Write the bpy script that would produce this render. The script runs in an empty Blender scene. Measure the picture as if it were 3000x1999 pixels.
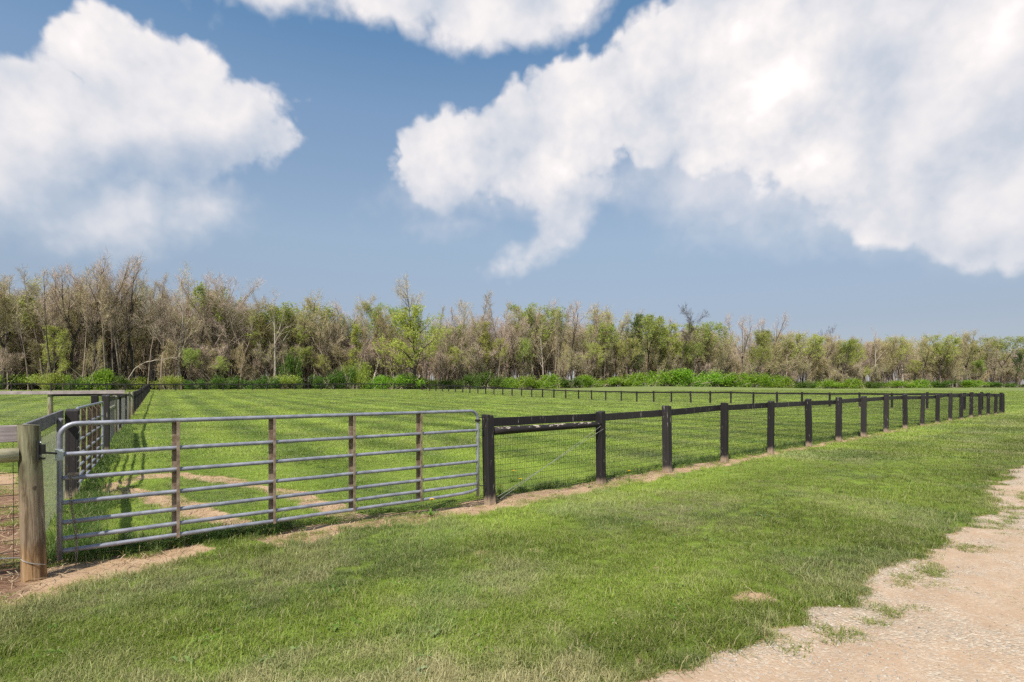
import bpy, math, random
import numpy as np
from math import radians, sin, cos, pi, sqrt

random.seed(7)
RNG = np.random.default_rng(7)
SC = bpy.context.scene
COL = SC.collection

# ------------------------------------------------------------------ camera
F_PX, CX_PX, HOR_PX, CAM_Z = 1622.0, 1500.0, 1137.0, 1.7      # focal length and horizon measured on the 3000 px photograph
cam_data = bpy.data.cameras.new('camera')
cam_data.sensor_width = 36.0
cam_data.lens = 36.0 * F_PX / 3000.0
cam_data.shift_y = (HOR_PX - 999.5) / 3000.0
cam_data.clip_start, cam_data.clip_end = 0.05, 6000.0
cam = bpy.data.objects.new('camera', cam_data)
cam.location = (0, 0, CAM_Z)
cam.rotation_euler = (radians(90), 0, 0)
COL.objects.link(cam)
SC.camera = cam

SC.view_settings.view_transform = 'Standard'
SC.view_settings.look = 'None'
SC.view_settings.exposure = 0.4
SC.view_settings.gamma = 1.0
SC.view_settings.use_curve_mapping = False
try:
    SC.cycles.use_denoising = False
    SC.cycles.max_bounces = 5
    SC.cycles.adaptive_threshold = 0.02
    SC.cycles.transparent_max_bounces = 8
except Exception:
    pass

# ------------------------------------------------------------------ node helpers
class NT:
    def __init__(self, tree):
        self.t = tree
        tree.nodes.clear()
    def n(self, typ, props=None, **inp):
        nd = self.t.nodes.new(typ)
        for k, v in (props or {}).items():
            setattr(nd, k, v)
        for k, v in inp.items():
            key = int(k[1:]) if k[0] == 'i' and k[1:].isdigit() else k.replace('_', ' ')
            s = nd.inputs[key]
            if isinstance(v, bpy.types.NodeSocket):
                self.t.links.new(v, s)
            else:
                s.default_value = v
        return nd
    def m(self, op, a, b=None, c=None, clamp=False):
        nd = self.t.nodes.new('ShaderNodeMath'); nd.operation = op; nd.use_clamp = clamp
        for i, v in enumerate((a, b, c)):
            if v is None: continue
            if isinstance(v, bpy.types.NodeSocket): self.t.links.new(v, nd.inputs[i])
            else: nd.inputs[i].default_value = v
        return nd.outputs[0]
    def add(self, a, b): return self.m('ADD', a, b)
    def sub(self, a, b): return self.m('SUBTRACT', a, b)
    def mul(self, a, b): return self.m('MULTIPLY', a, b)
    def smooth(self, x, lo, hi, a=0.0, b=1.0):
        nd = self.t.nodes.new('ShaderNodeMapRange'); nd.interpolation_type = 'SMOOTHSTEP'
        for k, v in (('Value', x), ('From Min', lo), ('From Max', hi), ('To Min', a), ('To Max', b)):
            if isinstance(v, bpy.types.NodeSocket): self.t.links.new(v, nd.inputs[k])
            else: nd.inputs[k].default_value = v
        return nd.outputs[0]
    def mix(self, f, a, b, mode='MIX'):
        nd = self.t.nodes.new('ShaderNodeMix'); nd.data_type = 'RGBA'; nd.blend_type = mode
        for i, v in ((0, f), (6, a), (7, b)):
            if isinstance(v, bpy.types.NodeSocket): self.t.links.new(v, nd.inputs[i])
            else: nd.inputs[i].default_value = (*v, 1.0) if isinstance(v, (tuple, list)) and len(v) == 3 else v
        return nd.outputs[2]
    def noise(self, vec, scale, detail=4.0, rough=0.55, out=0, dist=0.0):
        nd = self.n('ShaderNodeTexNoise', None, Scale=scale, Detail=detail, Roughness=rough, Distortion=dist)
        if vec is not None: self.t.links.new(vec, nd.inputs['Vector'])
        return nd.outputs[out]
    def vmul(self, v, s):
        nd = self.t.nodes.new('ShaderNodeVectorMath'); nd.operation = 'MULTIPLY'
        self.t.links.new(v, nd.inputs[0]); nd.inputs[1].default_value = s
        return nd.outputs[0]
    def attr(self, name, typ='GEOMETRY', out='Fac'):
        nd = self.t.nodes.new('ShaderNodeAttribute'); nd.attribute_name = name; nd.attribute_type = typ
        return nd.outputs[out]
    def link(self, a, b): self.t.links.new(a, b)

def px_uv(x, y):
    return ((x - CX_PX) / F_PX, (HOR_PX - y) / F_PX)

# ------------------------------------------------------------------ sky
SUN_EL = radians(53.5)
SUN_H = (-0.38, -0.925)                      # horizontal direction towards the sun (behind the camera, a little left)
_l = sqrt(SUN_H[0] ** 2 + SUN_H[1] ** 2)
SUN_H = (SUN_H[0] / _l, SUN_H[1] / _l)
SUN_DIR = (SUN_H[0] * cos(SUN_EL), SUN_H[1] * cos(SUN_EL), sin(SUN_EL))

world = bpy.data.worlds.new('World')
SC.world = world
world.use_nodes = True
W = NT(world.node_tree)
tc = W.n('ShaderNodeTexCoord')
D = tc.outputs['Generated']
sep = W.n('ShaderNodeSeparateXYZ', None, Vector=D)
dx, dy, dz = sep.outputs
sky = W.n('ShaderNodeTexSky', dict(sky_type='NISHITA', sun_disc=False, sun_elevation=SUN_EL,
          sun_rotation=math.atan2(SUN_H[0], SUN_H[1]), altitude=200.0, air_density=1.0, dust_density=0.6, ozone_density=1.6))
SKY_STRENGTH = 0.10
ysafe = W.m('MAXIMUM', dy, 0.05)
U = W.m('DIVIDE', dx, ysafe)
V = W.m('DIVIDE', dz, ysafe)
# soft domain warp so that no outline is a clean ellipse
wv = W.noise(D, 3.0, 2.0, 0.5, out=1)
ws = W.n('ShaderNodeSeparateXYZ', None, Vector=wv)
wv2 = W.noise(D, 11.0, 3.0, 0.6, out=1)
ws2 = W.n('ShaderNodeSeparateXYZ', None, Vector=wv2)
U1 = W.add(U, W.add(W.mul(W.sub(ws.outputs[0], .5), .10), W.mul(W.sub(ws2.outputs[0], .5), .055)))
V1 = W.add(V, W.add(W.mul(W.sub(ws.outputs[1], .5), .10), W.mul(W.sub(ws2.outputs[1], .5), .055)))
n_big = W.noise(D, 6.0, 6.0, 0.55)
n_fine = W.noise(D, 22.0, 5.0, 0.62)
billow = W.sub(W.m('ABSOLUTE', W.mul(W.sub(ws2.outputs[2], .5), 3.0)), .4)

UVW = W.n('ShaderNodeCombineXYZ', None, X=U1, Y=V1).outputs[0]
def blob(x, y, rx, ry, rot=0.0):
    u, v = px_uv(x, y); rx /= F_PX; ry /= F_PX
    mp = W.n('ShaderNodeMapping', dict(vector_type='TEXTURE'), Vector=UVW, Location=(u, v, 0), Rotation=(0, 0, radians(rot)), Scale=(rx, ry, 1))
    d = W.n('ShaderNodeVectorMath', dict(operation='LENGTH'), i0=mp.outputs[0]).outputs['Value']
    k = min(rx, ry)
    return W.m('MULTIPLY_ADD', d, -k, k)
def union(bl):
    r = blob(*bl[0])
    for b in bl[1:]:
        r = W.m('SMOOTH_MAX', r, blob(*b), 0.02)
    return r
det = W.add(W.mul(W.sub(n_big, .5), .11), W.add(W.mul(W.sub(n_fine, .5), .030), W.mul(billow, .038)))
def cloud(bl, edge, base_y=None, fade=80, det_k=1.0):
    s = W.add(W.add(union(bl), W.mul(det, det_k)), .018)
    a = W.smooth(s, 0.0, edge)
    if base_y is not None:
        v = px_uv(0, base_y)[1]; f = fade / F_PX
        a = W.mul(a, W.smooth(W.add(V, W.mul(W.sub(n_big, .5), .12)), v - f, v + f))
    return a
clouds = [
    # left cumulus
    cloud([(290, 150, 165, 130), (430, 260, 260, 200), (130, 370, 240, 200), (610, 345, 235, 165), (735, 390, 110, 80), (0, 430, 270, 270), (330, 420, 400, 150)], 0.024, 490, 110),
    # its trailing mist
    W.mul(cloud([(20, 520, 330, 210), (330, 630, 470, 150), (620, 610, 190, 70)], 0.10, None, 0, .8), 0.80),
    # cloud over the top edge
    cloud([(1480, -40, 340, 200), (1200, -60, 360, 150), (820, -60, 320, 110)], 0.05, None, 0, 1.0),
    # middle cumulus
    cloud([(1310, 490, 120, 150), (1440, 450, 160, 150), (1580, 420, 170, 190), (1700, 380, 160, 180), (1820, 340, 130, 190)], 0.024, 570, 90),
    W.mul(cloud([(1330, 590, 220, 80), (1600, 560, 250, 110), (1330, 680, 170, 50)], 0.08, None, 0, .6), 0.5),
    # hooked tail
    W.mul(cloud([(1715, 560, 85, 65), (1650, 650, 150, 75, 52), (1560, 740, 130, 50, 28)], 0.035, None, 0, .5), 0.85),
    # the big cumulus on the right
    cloud([(1890, 400, 140, 130), (1960, 230, 170, 190), (2080, 250, 240, 260), (2350, 180, 420, 380), (2750, 150, 560, 480), (2440, 500, 220, 160), (2600, 560, 250, 170), (2850, 560, 380, 200), (3300, 300, 500, 480)], 0.028, None, 0, .85),
    W.mul(cloud([(2050, 540, 400, 170), (2300, 640, 400, 150), (2750, 690, 420, 100)], 0.10, None, 0, .6), 0.62),
]
inv = None
for a in clouds:
    o = W.sub(1.0, a)
    inv = o if inv is None else W.mul(inv, o)
alpha_front = W.mul(W.sub(1.0, inv), W.smooth(dy, 0.10, 0.22))
# the rest of the sky carries scattered cumulus of the same kind
inside = W.mul(W.mul(W.smooth(W.m('ABSOLUTE', U), 1.25, 1.0), W.smooth(V, 1.0, 0.75)), W.smooth(dy, 0.1, 0.25))
n_far = W.noise(D, 2.2, 5.0, 0.55)
alpha_far = W.mul(W.mul(W.smooth(n_far, 0.50, 0.60), W.smooth(dz, 0.06, 0.30)), W.sub(1.0, inside))
alpha = W.m('MAXIMUM', alpha_front, alpha_far)
# light and shade inside the cloud: billows facing the sun (up, left) are whiter
Dl = W.n('ShaderNodeVectorMath', dict(operation='ADD'), i0=D, i1=(0.035, 0.0, -0.045)).outputs[0]
n_l = W.noise(Dl, 6.0, 4.0, 0.55)
lit = W.add(0.62, W.mul(W.sub(n_big, n_l), 3.1))
lit = W.add(lit, W.add(W.mul(W.sub(n_fine, .5), .24), W.mul(billow, .34)))
def glow(bl, amt):
    return W.mul(W.smooth(W.add(union(bl), W.mul(det, .8)), -0.05, 0.16), amt)
core = [glow([(2230, 240, 260, 200), (2120, 330, 210, 130), (2350, 480, 130, 120), (2420, 560, 90, 90)], .90),
        glow([(1760, 320, 60, 130), (1640, 470, 140, 70)], .35),
        glow([(60, 300, 150, 130), (300, 110, 120, 60)], .30),
        glow([(2950, 60, 200, 90), (2660, 60, 120, 120)], .35)]
for c in core: lit = W.add(lit, c)
shade = [glow([(2560, 290, 110, 170, -20), (2480, 340, 60, 110)], .70), glow([(2800, 490, 330, 80)], .50), glow([(2900, 640, 300, 90)], .35), glow([(330, 330, 200, 60), (600, 420, 220, 50)], .30), glow([(2020, 190, 40, 50)], .3), glow([(480, 230, 170, 70)], .2)]
for c in shade: lit = W.sub(lit, c)
lit = W.m('MINIMUM', W.m('MAXIMUM', lit, 0.0), 1.5)
ccol = W.mix(W.m('MINIMUM', lit, 1.0), (0.58, 0.63, 0.72), (0.92, 0.88, 0.88))
ccol = W.mix(W.smooth(lit, 0.95, 1.5), ccol, (1.06, 1.01, 0.99))
SKYGAIN = 2.12
skyc = W.n('ShaderNodeGamma', None, Color=sky.outputs[0], Gamma=0.5).outputs[0]
ramp = W.n('ShaderNodeValToRGB', None, Fac=dz)
els = ramp.color_ramp.elements
els[0].position, els[0].color = 0.0, (.64, .65, .75, 1)
els[1].position, els[1].color = 0.62, (.38, .67, .94, 1)
for p_, c_ in ((.11, (.70, .72, .81, 1)), (.25, (.86, .93, 1.0, 1)), (.44, (.69, .87, 1.05, 1)), (.535, (.46, .74, .99, 1))):
    e_ = els.new(p_); e_.color = c_
skyc = W.mix(1.0, skyc, ramp.outputs[0], 'MULTIPLY')
skyc = W.n('ShaderNodeHueSaturation', None, Saturation=1.0, Value=SKYGAIN, Color=skyc).outputs[0]
mixed = W.mix(alpha, skyc, W.mix(1.0, ccol, (1 / SKY_STRENGTH * .77,) * 3, 'MULTIPLY'))
bg = W.n('ShaderNodeBackground', None, Color=mixed, Strength=SKY_STRENGTH)
wo = W.n('ShaderNodeOutputWorld', None, Surface=bg.outputs[0])
world.cycles.sampling_method = 'NONE'      # the sky is smooth: plain ray sampling is enough

sun_d = bpy.data.lights.new('sun', 'SUN')
sun_d.energy = 5.0
sun_d.angle = radians(0.55)
sun_d.color = (1.0, 0.95, 0.87)
sun = bpy.data.objects.new('sun', sun_d)
COL.objects.link(sun)
from mathutils import Vector, Matrix
sun.rotation_euler = Vector(SUN_DIR).to_track_quat('Z', 'Y').to_euler()

# ------------------------------------------------------------------ numpy noise
def _hash(ix, iy, seed):
    h = (ix.astype(np.int64) * 374761393 + iy.astype(np.int64) * 668265263 + seed * 974711) & 0x7fffffff
    h = ((h ^ (h >> 13)) * 1274126177) & 0x7fffffff
    return ((h ^ (h >> 16)) & 0xffff) / 65535.0
def vnoise(x, y, seed=0):
    x = np.asarray(x, float); y = np.asarray(y, float)
    ix, iy = np.floor(x), np.floor(y)
    fx, fy = x - ix, y - iy
    fx = fx * fx * (3 - 2 * fx); fy = fy * fy * (3 - 2 * fy)
    a = _hash(ix, iy, seed); b = _hash(ix + 1, iy, seed); c = _hash(ix, iy + 1, seed); d = _hash(ix + 1, iy + 1, seed)
    return (a * (1 - fx) + b * fx) * (1 - fy) + (c * (1 - fx) + d * fx) * fy
def fbm(x, y, seed=0, oct=4):
    s, a, t = 0.0, 0.5, 0.0
    for o in range(oct):
        s = s + a * vnoise(x * 2 ** o, y * 2 ** o, seed + o * 17); t += a; a *= .5
    return s / t
def sstep(x, lo, hi):
    t = np.clip((np.asarray(x, float) - lo) / (hi - lo), 0, 1)
    return t * t * (3 - 2 * t)

# ------------------------------------------------------------------ where things stand (metres; camera at 0,0)
def ground_px(x, y, z=0.0):
    Y = F_PX * (CAM_Z - z) / (y - HOR_PX)
    return ((x - CX_PX) * Y / F_PX, Y)
GATE_A = np.array((-4.33, 5.30)); GATE_B = np.array((-0.515, 8.35))
CORNER_POST = np.array((-4.333, 5.02))
POST1 = np.array((-0.35, 8.5)); FENCE_END = np.array((33.5, 37.6))
RF_DIR = (FENCE_END - POST1) / np.linalg.norm(FENCE_END - POST1)
RF_N = np.array((RF_DIR[1], -RF_DIR[0]))                 # towards the lawn
BACK_CORNER = np.array((-19.5, 119.0))
DIV_END = np.array((-62.6, 95.7))
DIV_E = np.array((-23.0, 33.6))

CP = np.array([(-6, 2, 0), (0, 2, 0), (6, 2, 0), (0, -20, 0), (-30, -10, 0), (30, -10, 0), (-4.3, 5, 0), (-.35, 8.5, -.07), (5, 8, 0), (12, 12, .05),
   (1.6, 10.2, -.08), (9, 16.6, -.03), (14.7, 21.8, .02), (22, 28, .05), (33.4, 37.6, -.03), (30, 25, .1), (60, 40, .2), (-6.8, 8.6, 0), (-9.6, 13.3, .08),
   (-14.2, 19.8, .0), (-19.7, 28.4, 0), (-23, 33.6, .05), (-42, 64, .55), (-62.6, 95.7, 1.1), (-5, 40, .1), (0, 70, .35), (-60, 40, .3), (-25, 70, .55),
   (-78, 87, 1.09), (-52.9, 101, 1.15), (-27, 115, 1.28), (-21, 119, 1.3), (34.7, 42.3, -.02), (30.2, 48, -.06), (22.7, 57.7, -.03), (13.7, 69.2, -.05),
   (3, 83, .25), (-7.3, 96.2, .72), (-16, 107.7, 1.05), (12.5, 145, 1.45), (37, 150, 2.05), (94, 190, 1.4), (60, 100, .8), (174, 235, 1.7), (254, 275, 1.9),
   (-110, 90, 1.2), (-150, 40, .6), (150, 60, .6), (0, 220, 2.2), (-120, 180, 1.8), (150, 330, 2.4), (300, 420, 2.6), (-300, 300, 2.2), (0, 420, 2.6), (-300, 0, .5), (350, 100, 1.0), (0, -150, 0), (-250, -150, 0), (250, -150, 0)], float)
def _tps():
    P = CP[:, :2]; n = len(P)
    r2 = ((P[:, None] - P[None]) ** 2).sum(-1)
    K = np.where(r2 > 0, .5 * r2 * np.log(r2 + 1e-12), 0) + np.eye(n) * 1.0
    Q = np.c_[np.ones(n), P]
    A = np.block([[K, Q], [Q.T, np.zeros((3, 3))]])
    return np.linalg.solve(A, np.r_[CP[:, 2], 0, 0, 0])
TPS = _tps()
def zt(x, y):
    x = np.asarray(x, float); y = np.asarray(y, float); shp = x.shape
    xf, yf = np.clip(x.ravel(), -320, 370), np.clip(y.ravel(), -160, 440)
    out = np.empty(xf.shape)
    for s in range(0, len(xf), 20000):
        a, b = xf[s:s + 20000], yf[s:s + 20000]
        r2 = (a[:, None] - CP[None, :, 0]) ** 2 + (b[:, None] - CP[None, :, 1]) ** 2
        out[s:s + 20000] = (.5 * r2 * np.log(r2 + 1e-12)) @ TPS[:-3] + TPS[-3] + TPS[-2] * a + TPS[-1] * b
    return out.reshape(shp)
def z1(x, y): return float(zt(np.array([x]), np.array([y]))[0])

# wood edge: photo column -> distance of the first trees
_we = np.array([(-400, 95), (0, 99), (250, 103), (600, 114), (950, 128), (1220, 130), (1400, 143), (1700, 157), (2000, 173), (2300, 196), (2700, 240), (3000, 280), (3400, 330)], float)
def wood_Y(px): return np.interp(px, _we[:, 0], _we[:, 1])

# ---- masks on the ground
def seg_dist(X, Y, a, b):
    a = np.asarray(a, float); b = np.asarray(b, float); d = b - a
    t = np.clip(((X - a[0]) * d[0] + (Y - a[1]) * d[1]) / (d @ d), 0, 1)
    return np.hypot(X - a[0] - t * d[0], Y - a[1] - t * d[1])
def poly_sd(X, Y, poly):
    n = len(poly); inside = np.zeros(X.shape, bool); dist = np.full(X.shape, 1e9)
    for i in range(n):
        a, b = poly[i], poly[(i + 1) % n]
        dist = np.minimum(dist, seg_dist(X, Y, a, b))
        c = (a[1] > Y) != (b[1] > Y)
        xi = (b[0] - a[0]) * (Y - a[1]) / (b[1] - a[1] + 1e-12) + a[0]
        inside ^= c & (X < xi)
    return np.where(inside, dist, -dist)
def gpoly(pts): return [ground_px(x, y) for x, y in pts]
DRIVE = gpoly([(1880, 1999), (2014, 1957), (2072, 1905), (2191, 1885), (2253, 1838), (2358, 1826), (2345, 1790), (2478, 1756), (2530, 1733), (2535, 1694), (2650, 1670), (2717, 1613), (2803, 1580), (2870, 1537), (2898, 1479), (2936, 1417), (2970, 1379), (3000, 1358)]) \
    + [(13.5, 14.0), (20, 20), (30, 29), (38, 27), (26, 14), (14, 4), (6, -6), (-6, -6), (-3.0, 1.0), (0.2, 2.75)]
LEFT_STRIP = gpoly([(-60, 1835), (0, 1808), (46, 1786), (128, 1766), (207, 1734), (320, 1698), (450, 1666), (599, 1624), (628, 1600), (560, 1592), (450, 1604), (300, 1626), (185, 1640), (120, 1600), (100, 1500), (60, 1400), (0, 1385), (-700, 1385), (-700, 1800)])
MID_PATCH = gpoly([(735, 1572), (800, 1596), (880, 1592), (943, 1584), (1010, 1548), (930, 1528), (860, 1535), (780, 1552)])
GATE_PATCH = gpoly([(985, 1532), (1060, 1540), (1180, 1536), (1258, 1528), (1300, 1502), (1380, 1500), (1451, 1492), (1440, 1460), (1320, 1472), (1180, 1492), (1080, 1502)])
TRACK1 = [ground_px(*p) for p in [(300, 1432), (436, 1396), (538, 1394), (640, 1405), (725, 1416), (810, 1434), (895, 1450), (959, 1475), (1010, 1495), (1040, 1510)]]
TRACK2 = [ground_px(*p) for p in [(240, 1440), (330, 1438), (427, 1450), (512, 1475), (597, 1497), (619, 1513), (690, 1534), (770, 1556)]]
SPOTS = [(1415, 1612, .07), (1500, 1640, .05), (1570, 1604, .06), (1930, 1657, .05), (2225, 1745, .14), (2190, 1752, .11), (1640, 1935, .04), (1790, 1970, .07), (1885, 1925, .06)]
SPOTS = [(*ground_px(a, b), r) for a, b, r in SPOTS]
def drive_sd(X, Y):
    w = (fbm(X * 1.7, Y * 1.7, 3) - .5) * .5 + (fbm(X * 7, Y * 7, 5) - .5) * .22
    return poly_sd(X, Y, DRIVE) + w * np.clip(Y / 6, .6, 1.6)
def fence_d(X, Y): return (X - POST1[0]) * RF_N[0] + (Y - POST1[1]) * RF_N[1]      # + on the lawn side
def fence_s(X, Y): return (X - POST1[0]) * RF_DIR[0] + (Y - POST1[1]) * RF_DIR[1]
def bare_sd(X, Y):
    """signed distance (m) into bare ground"""
    w = (fbm(X * 2.3, Y * 2.3, 11) - .5) * .36 + (fbm(X * 9, Y * 9, 13) - .5) * .14
    s = np.maximum.reduce([poly_sd(X, Y, LEFT_STRIP), poly_sd(X, Y, MID_PATCH), poly_sd(X, Y, GATE_PATCH)])
    for tr, hw in ((TRACK1, .22), (TRACK2, .25)):
        d = np.full(X.shape, 1e9)
        for a, b in zip(tr[:-1], tr[1:]): d = np.minimum(d, seg_dist(X, Y, a, b))
        s = np.maximum(s, hw - d)
    fs, fd = fence_s(X, Y), fence_d(X, Y)
    wid = np.interp(fs, [-1, 2.5, 6, 20, 44], [.40, .36, .28, .22, .16])
    st = np.where((fs > -.4) & (fs < 45), wid - np.abs(fd - .06), -1)
    s = np.maximum(s, st)
    s = s + w
    for a, b, r in SPOTS: s = np.maximum(s, r - np.hypot(X - a, (Y - b)) + (fbm(X * 12, Y * 12, 19) - .5) * .12)
    return s
def in_left_paddock(X, Y):
    d = DIV_E - CORNER_POST; d = d / np.linalg.norm(d)
    return (X - CORNER_POST[0]) * d[1] - (Y - CORNER_POST[1]) * d[0] < 0
def px_of(X, Y): return CX_PX + F_PX * X / np.maximum(Y, .5)
def wood_depth(X, Y): return np.where(Y > 40, Y - wood_Y(px_of(X, Y)), -50)
BR0 = np.array((34.7, 42.3)); 
def outside_field(X, Y):
    """>0 beyond the back and back-right fences (metres)"""
    d1 = BACK_CORNER - BR0; d1 = d1 / np.linalg.norm(d1); n1 = np.array((d1[1], -d1[0]))
    a = (X - BR0[0]) * n1[0] + (Y - BR0[1]) * n1[1]
    d2 = BACK_CORNER - np.array((-78.5, 86.9)); d2 = d2 / np.linalg.norm(d2); n2 = np.array((-d2[1], d2[0]))
    b = (X - BACK_CORNER[0]) * n2[0] + (Y - BACK_CORNER[1]) * n2[1]
    a = np.where(Y < 40, -5, a)
    return np.maximum(a, b)
def mow_d(X, Y):
    """distance from the mower's round: concentric to the dividing fence and the back fence"""
    d = DIV_END - CORNER_POST; d = d / np.linalg.norm(d); n = np.array((d[1], -d[0]))
    a = (X - CORNER_POST[0]) * n[0] + (Y - CORNER_POST[1]) * n[1]
    a = np.abs(a)
    d2 = BACK_CORNER - np.array((-78.5, 86.9)); d2 = d2 / np.linalg.norm(d2); n2 = np.array((-d2[1], d2[0]))
    b = -((X - BACK_CORNER[0]) * n2[0] + (Y - BACK_CORNER[1]) * n2[1])
    h = np.clip(.5 + .5 * (b - a * 1.0) / 14, 0, 1)
    return b * (1 - h) + a * h - 14 * h * (1 - h)

# ------------------------------------------------------------------ mesh helpers
class MB:
    def __init__(s): s.v = []; s.f = []; s.mi = []; s.n = 0
    def raw(s, vs, fs, mi=0):
        s.v.extend(map(tuple, vs)); s.f.extend([tuple(i + s.n for i in f) for f in fs]); s.mi.extend([mi] * len(fs)); s.n += len(vs)
    def prism(s, prof, p0, p1, up=(0, 0, 1), mi=0, prof1=None):
        """extrude a 2-D profile (side, up) from p0 to p1"""
        p0, p1 = Vector(p0), Vector(p1); d = (p1 - p0).normalized(); up = Vector(up)
        side = d.cross(up)
        if side.length < 1e-4: side = Vector((1, 0, 0))
        side.normalize(); up = side.cross(d).normalized()
        n = len(prof); prof1 = prof1 or prof
        vs = [p0 + side * a + up * b for a, b in prof] + [p1 + side * a + up * b for a, b in prof1]
        fs = [(i, (i + 1) % n, n + (i + 1) % n, n + i) for i in range(n)] + [tuple(range(n))[::-1], tuple(range(n, 2 * n))]
        s.raw(vs, fs, mi)
    def beam(s, p0, p1, w, h, ch=0.004, up=(0, 0, 1), mi=0):
        a, b, c = w / 2, h / 2, min(ch, w / 4, h / 4)
        s.prism([(-a + c, -b), (a - c, -b), (a, -b + c), (a, b - c), (a - c, b), (-a + c, b), (-a, b - c), (-a, -b + c)], p0, p1, up, mi)
    def box(s, c, size, mi=0, rot=0.0, ch=0.003):
        c = Vector(c)
        s.beam(c - Vector((0, 0, size[2] / 2)), c + Vector((0, 0, size[2] / 2)), size[0], size[1], ch, up=(-sin(rot), cos(rot), 0), mi=mi)
    def tube(s, path, rad, n=8, mi=0, cap=True, jit=0.0, rng=None):
        path = [Vector(p) for p in path]; m = len(path)
        if not hasattr(rad, '__len__'): rad = [rad] * m
        vs = []; t0 = (path[1] - path[0]).normalized()
        a = t0.orthogonal().normalized(); 
        for i, p in enumerate(path):
            t = (path[min(i + 1, m - 1)] - path[max(i - 1, 0)]).normalized()
            a = (a - t * a.dot(t)).normalized(); b = t.cross(a)
            for k in range(n):
                an = 2 * pi * k / n
                r = rad[i] * (1 + (rng.uniform(-jit, jit) if rng else 0))
                vs.append(p + (a * cos(an) + b * sin(an)) * r)
        fs = [(i * n + k, i * n + (k + 1) % n, (i + 1) * n + (k + 1) % n, (i + 1) * n + k) for i in range(m - 1) for k in range(n)]
        if cap: fs += [tuple(range(n))[::-1], tuple((m - 1) * n + k for k in range(n))]
        s.raw(vs, fs, mi)
    def mesh(s, name, mats, smooth=False):
        me = bpy.data.meshes.new(name)
        me.from_pydata(s.v, [], s.f)
        for m_ in (mats if isinstance(mats, (list, tuple)) else [mats]): me.materials.append(m_)
        if any(s.mi): me.polygons.foreach_set('material_index', s.mi)
        if smooth: me.polygons.foreach_set('use_smooth', [True] * len(s.f))
        me.update()
        return me
    def build(s, name, mats, parent=None, loc=(0, 0, 0), smooth=False):
        return link(name, s.mesh(name, mats, smooth), parent, loc)
def link(name, data, parent=None, loc=(0, 0, 0), rz=0.0):
    o = bpy.data.objects.new(name, data); COL.objects.link(o)
    o.location = loc; o.rotation_euler = (0, 0, rz)
    if parent is not None: o.parent = parent
    return o
def fast_mesh(name, verts, faces_flat, nper, mats, mi=None, smooth=False):
    """verts (N,3), faces_flat (M,nper)"""
    me = bpy.data.meshes.new(name); verts = np.asarray(verts, np.float32); ff = np.asarray(faces_flat, np.int32)
    me.vertices.add(len(verts)); me.vertices.foreach_set('co', verts.ravel())
    me.loops.add(ff.size); me.loops.foreach_set('vertex_index', ff.ravel())
    me.polygons.add(len(ff)); me.polygons.foreach_set('loop_start', np.arange(0, ff.size, nper, dtype=np.int32))
    for m_ in (mats if isinstance(mats, (list, tuple)) else [mats]): me.materials.append(m_)
    if mi is not None: me.polygons.foreach_set('material_index', np.asarray(mi, np.int32))
    if smooth: me.polygons.foreach_set('use_smooth', np.ones(len(ff), bool))
    me.update(calc_edges=True); me.validate()
    return me
def fattr(me, name, vals):
    a = me.attributes.new(name, 'FLOAT', 'POINT'); a.data.foreach_set('value', np.asarray(vals, np.float32).ravel())
def tag(o, label=None, cat=None, group=None, kind=None):
    if label: o['label'] = label
    if cat: o['category'] = cat
    if group: o['group'] = group
    if kind: o['kind'] = kind
    return o
def thing(name, label, cat, loc, group=None):
    o = link(name, None, None, loc); o.empty_display_size = .2
    return tag(o, label, cat, group)

# ------------------------------------------------------------------ materials
def new_mat(name):
    m = bpy.data.materials.new(name); m.use_nodes = True
    return m, NT(m.node_tree)
def finish(T, col, rough=0.8, spec=0.3, metal=0.0, bump=None, bstr=0.3, bdist=0.01, transl=0.0, tcol=None):
    b = T.n('ShaderNodeBsdfPrincipled')
    for k, v in (('Base Color', col), ('Roughness', rough), ('Specular IOR Level', spec), ('Metallic', metal)):
        if isinstance(v, bpy.types.NodeSocket): T.link(v, b.inputs[k])
        else: b.inputs[k].default_value = (*v, 1.0) if isinstance(v, tuple) else v
    if bump is not None:
        bn = T.n('ShaderNodeBump', None, Strength=bstr, Distance=bdist, Height=bump); T.link(bn.outputs[0], b.inputs['Normal'])
    out = T.n('ShaderNodeOutputMaterial')
    sh = b.outputs[0]
    if transl:
        tr = T.n('ShaderNodeBsdfTranslucent')
        c = tcol if tcol is not None else col
        if isinstance(c, bpy.types.NodeSocket): T.link(c, tr.inputs[0])
        else: tr.inputs[0].default_value = (*c, 1.0)
        sh = T.n('ShaderNodeMixShader', None, Fac=transl, i1=sh, i2=tr.outputs[0]).outputs[0]
    T.link(sh, out.inputs[0])
def objvec(T): return T.n('ShaderNodeTexCoord').outputs['Object']
def posvec(T): return T.n('ShaderNodeNewGeometry').outputs['Position']

# ground: soil, turf and leaf litter share one sheet
GRASS_A, GRASS_B, GRASS_DRY = (0.215, 0.295, 0.042), (0.305, 0.385, 0.066), (0.55, 0.485, 0.27)
M_ground, T = new_mat('ground_soil_and_turf')
P = posvec(T)
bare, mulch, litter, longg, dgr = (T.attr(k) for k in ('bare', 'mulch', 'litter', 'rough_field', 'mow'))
nz1 = T.noise(P, 0.35, 5, .6); nz2 = T.noise(P, 2.6, 6, .65); nz3 = T.noise(P, 26, 5, .7); nz4 = T.noise(P, 90, 3, .7)
g = T.mix(T.smooth(nz2, .38, .66), GRASS_A, GRASS_B)
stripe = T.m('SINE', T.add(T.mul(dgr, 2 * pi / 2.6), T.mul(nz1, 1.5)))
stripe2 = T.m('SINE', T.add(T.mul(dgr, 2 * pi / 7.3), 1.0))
sf = T.add(.5, T.add(T.mul(stripe, .40), T.mul(stripe2, .14)))
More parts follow.
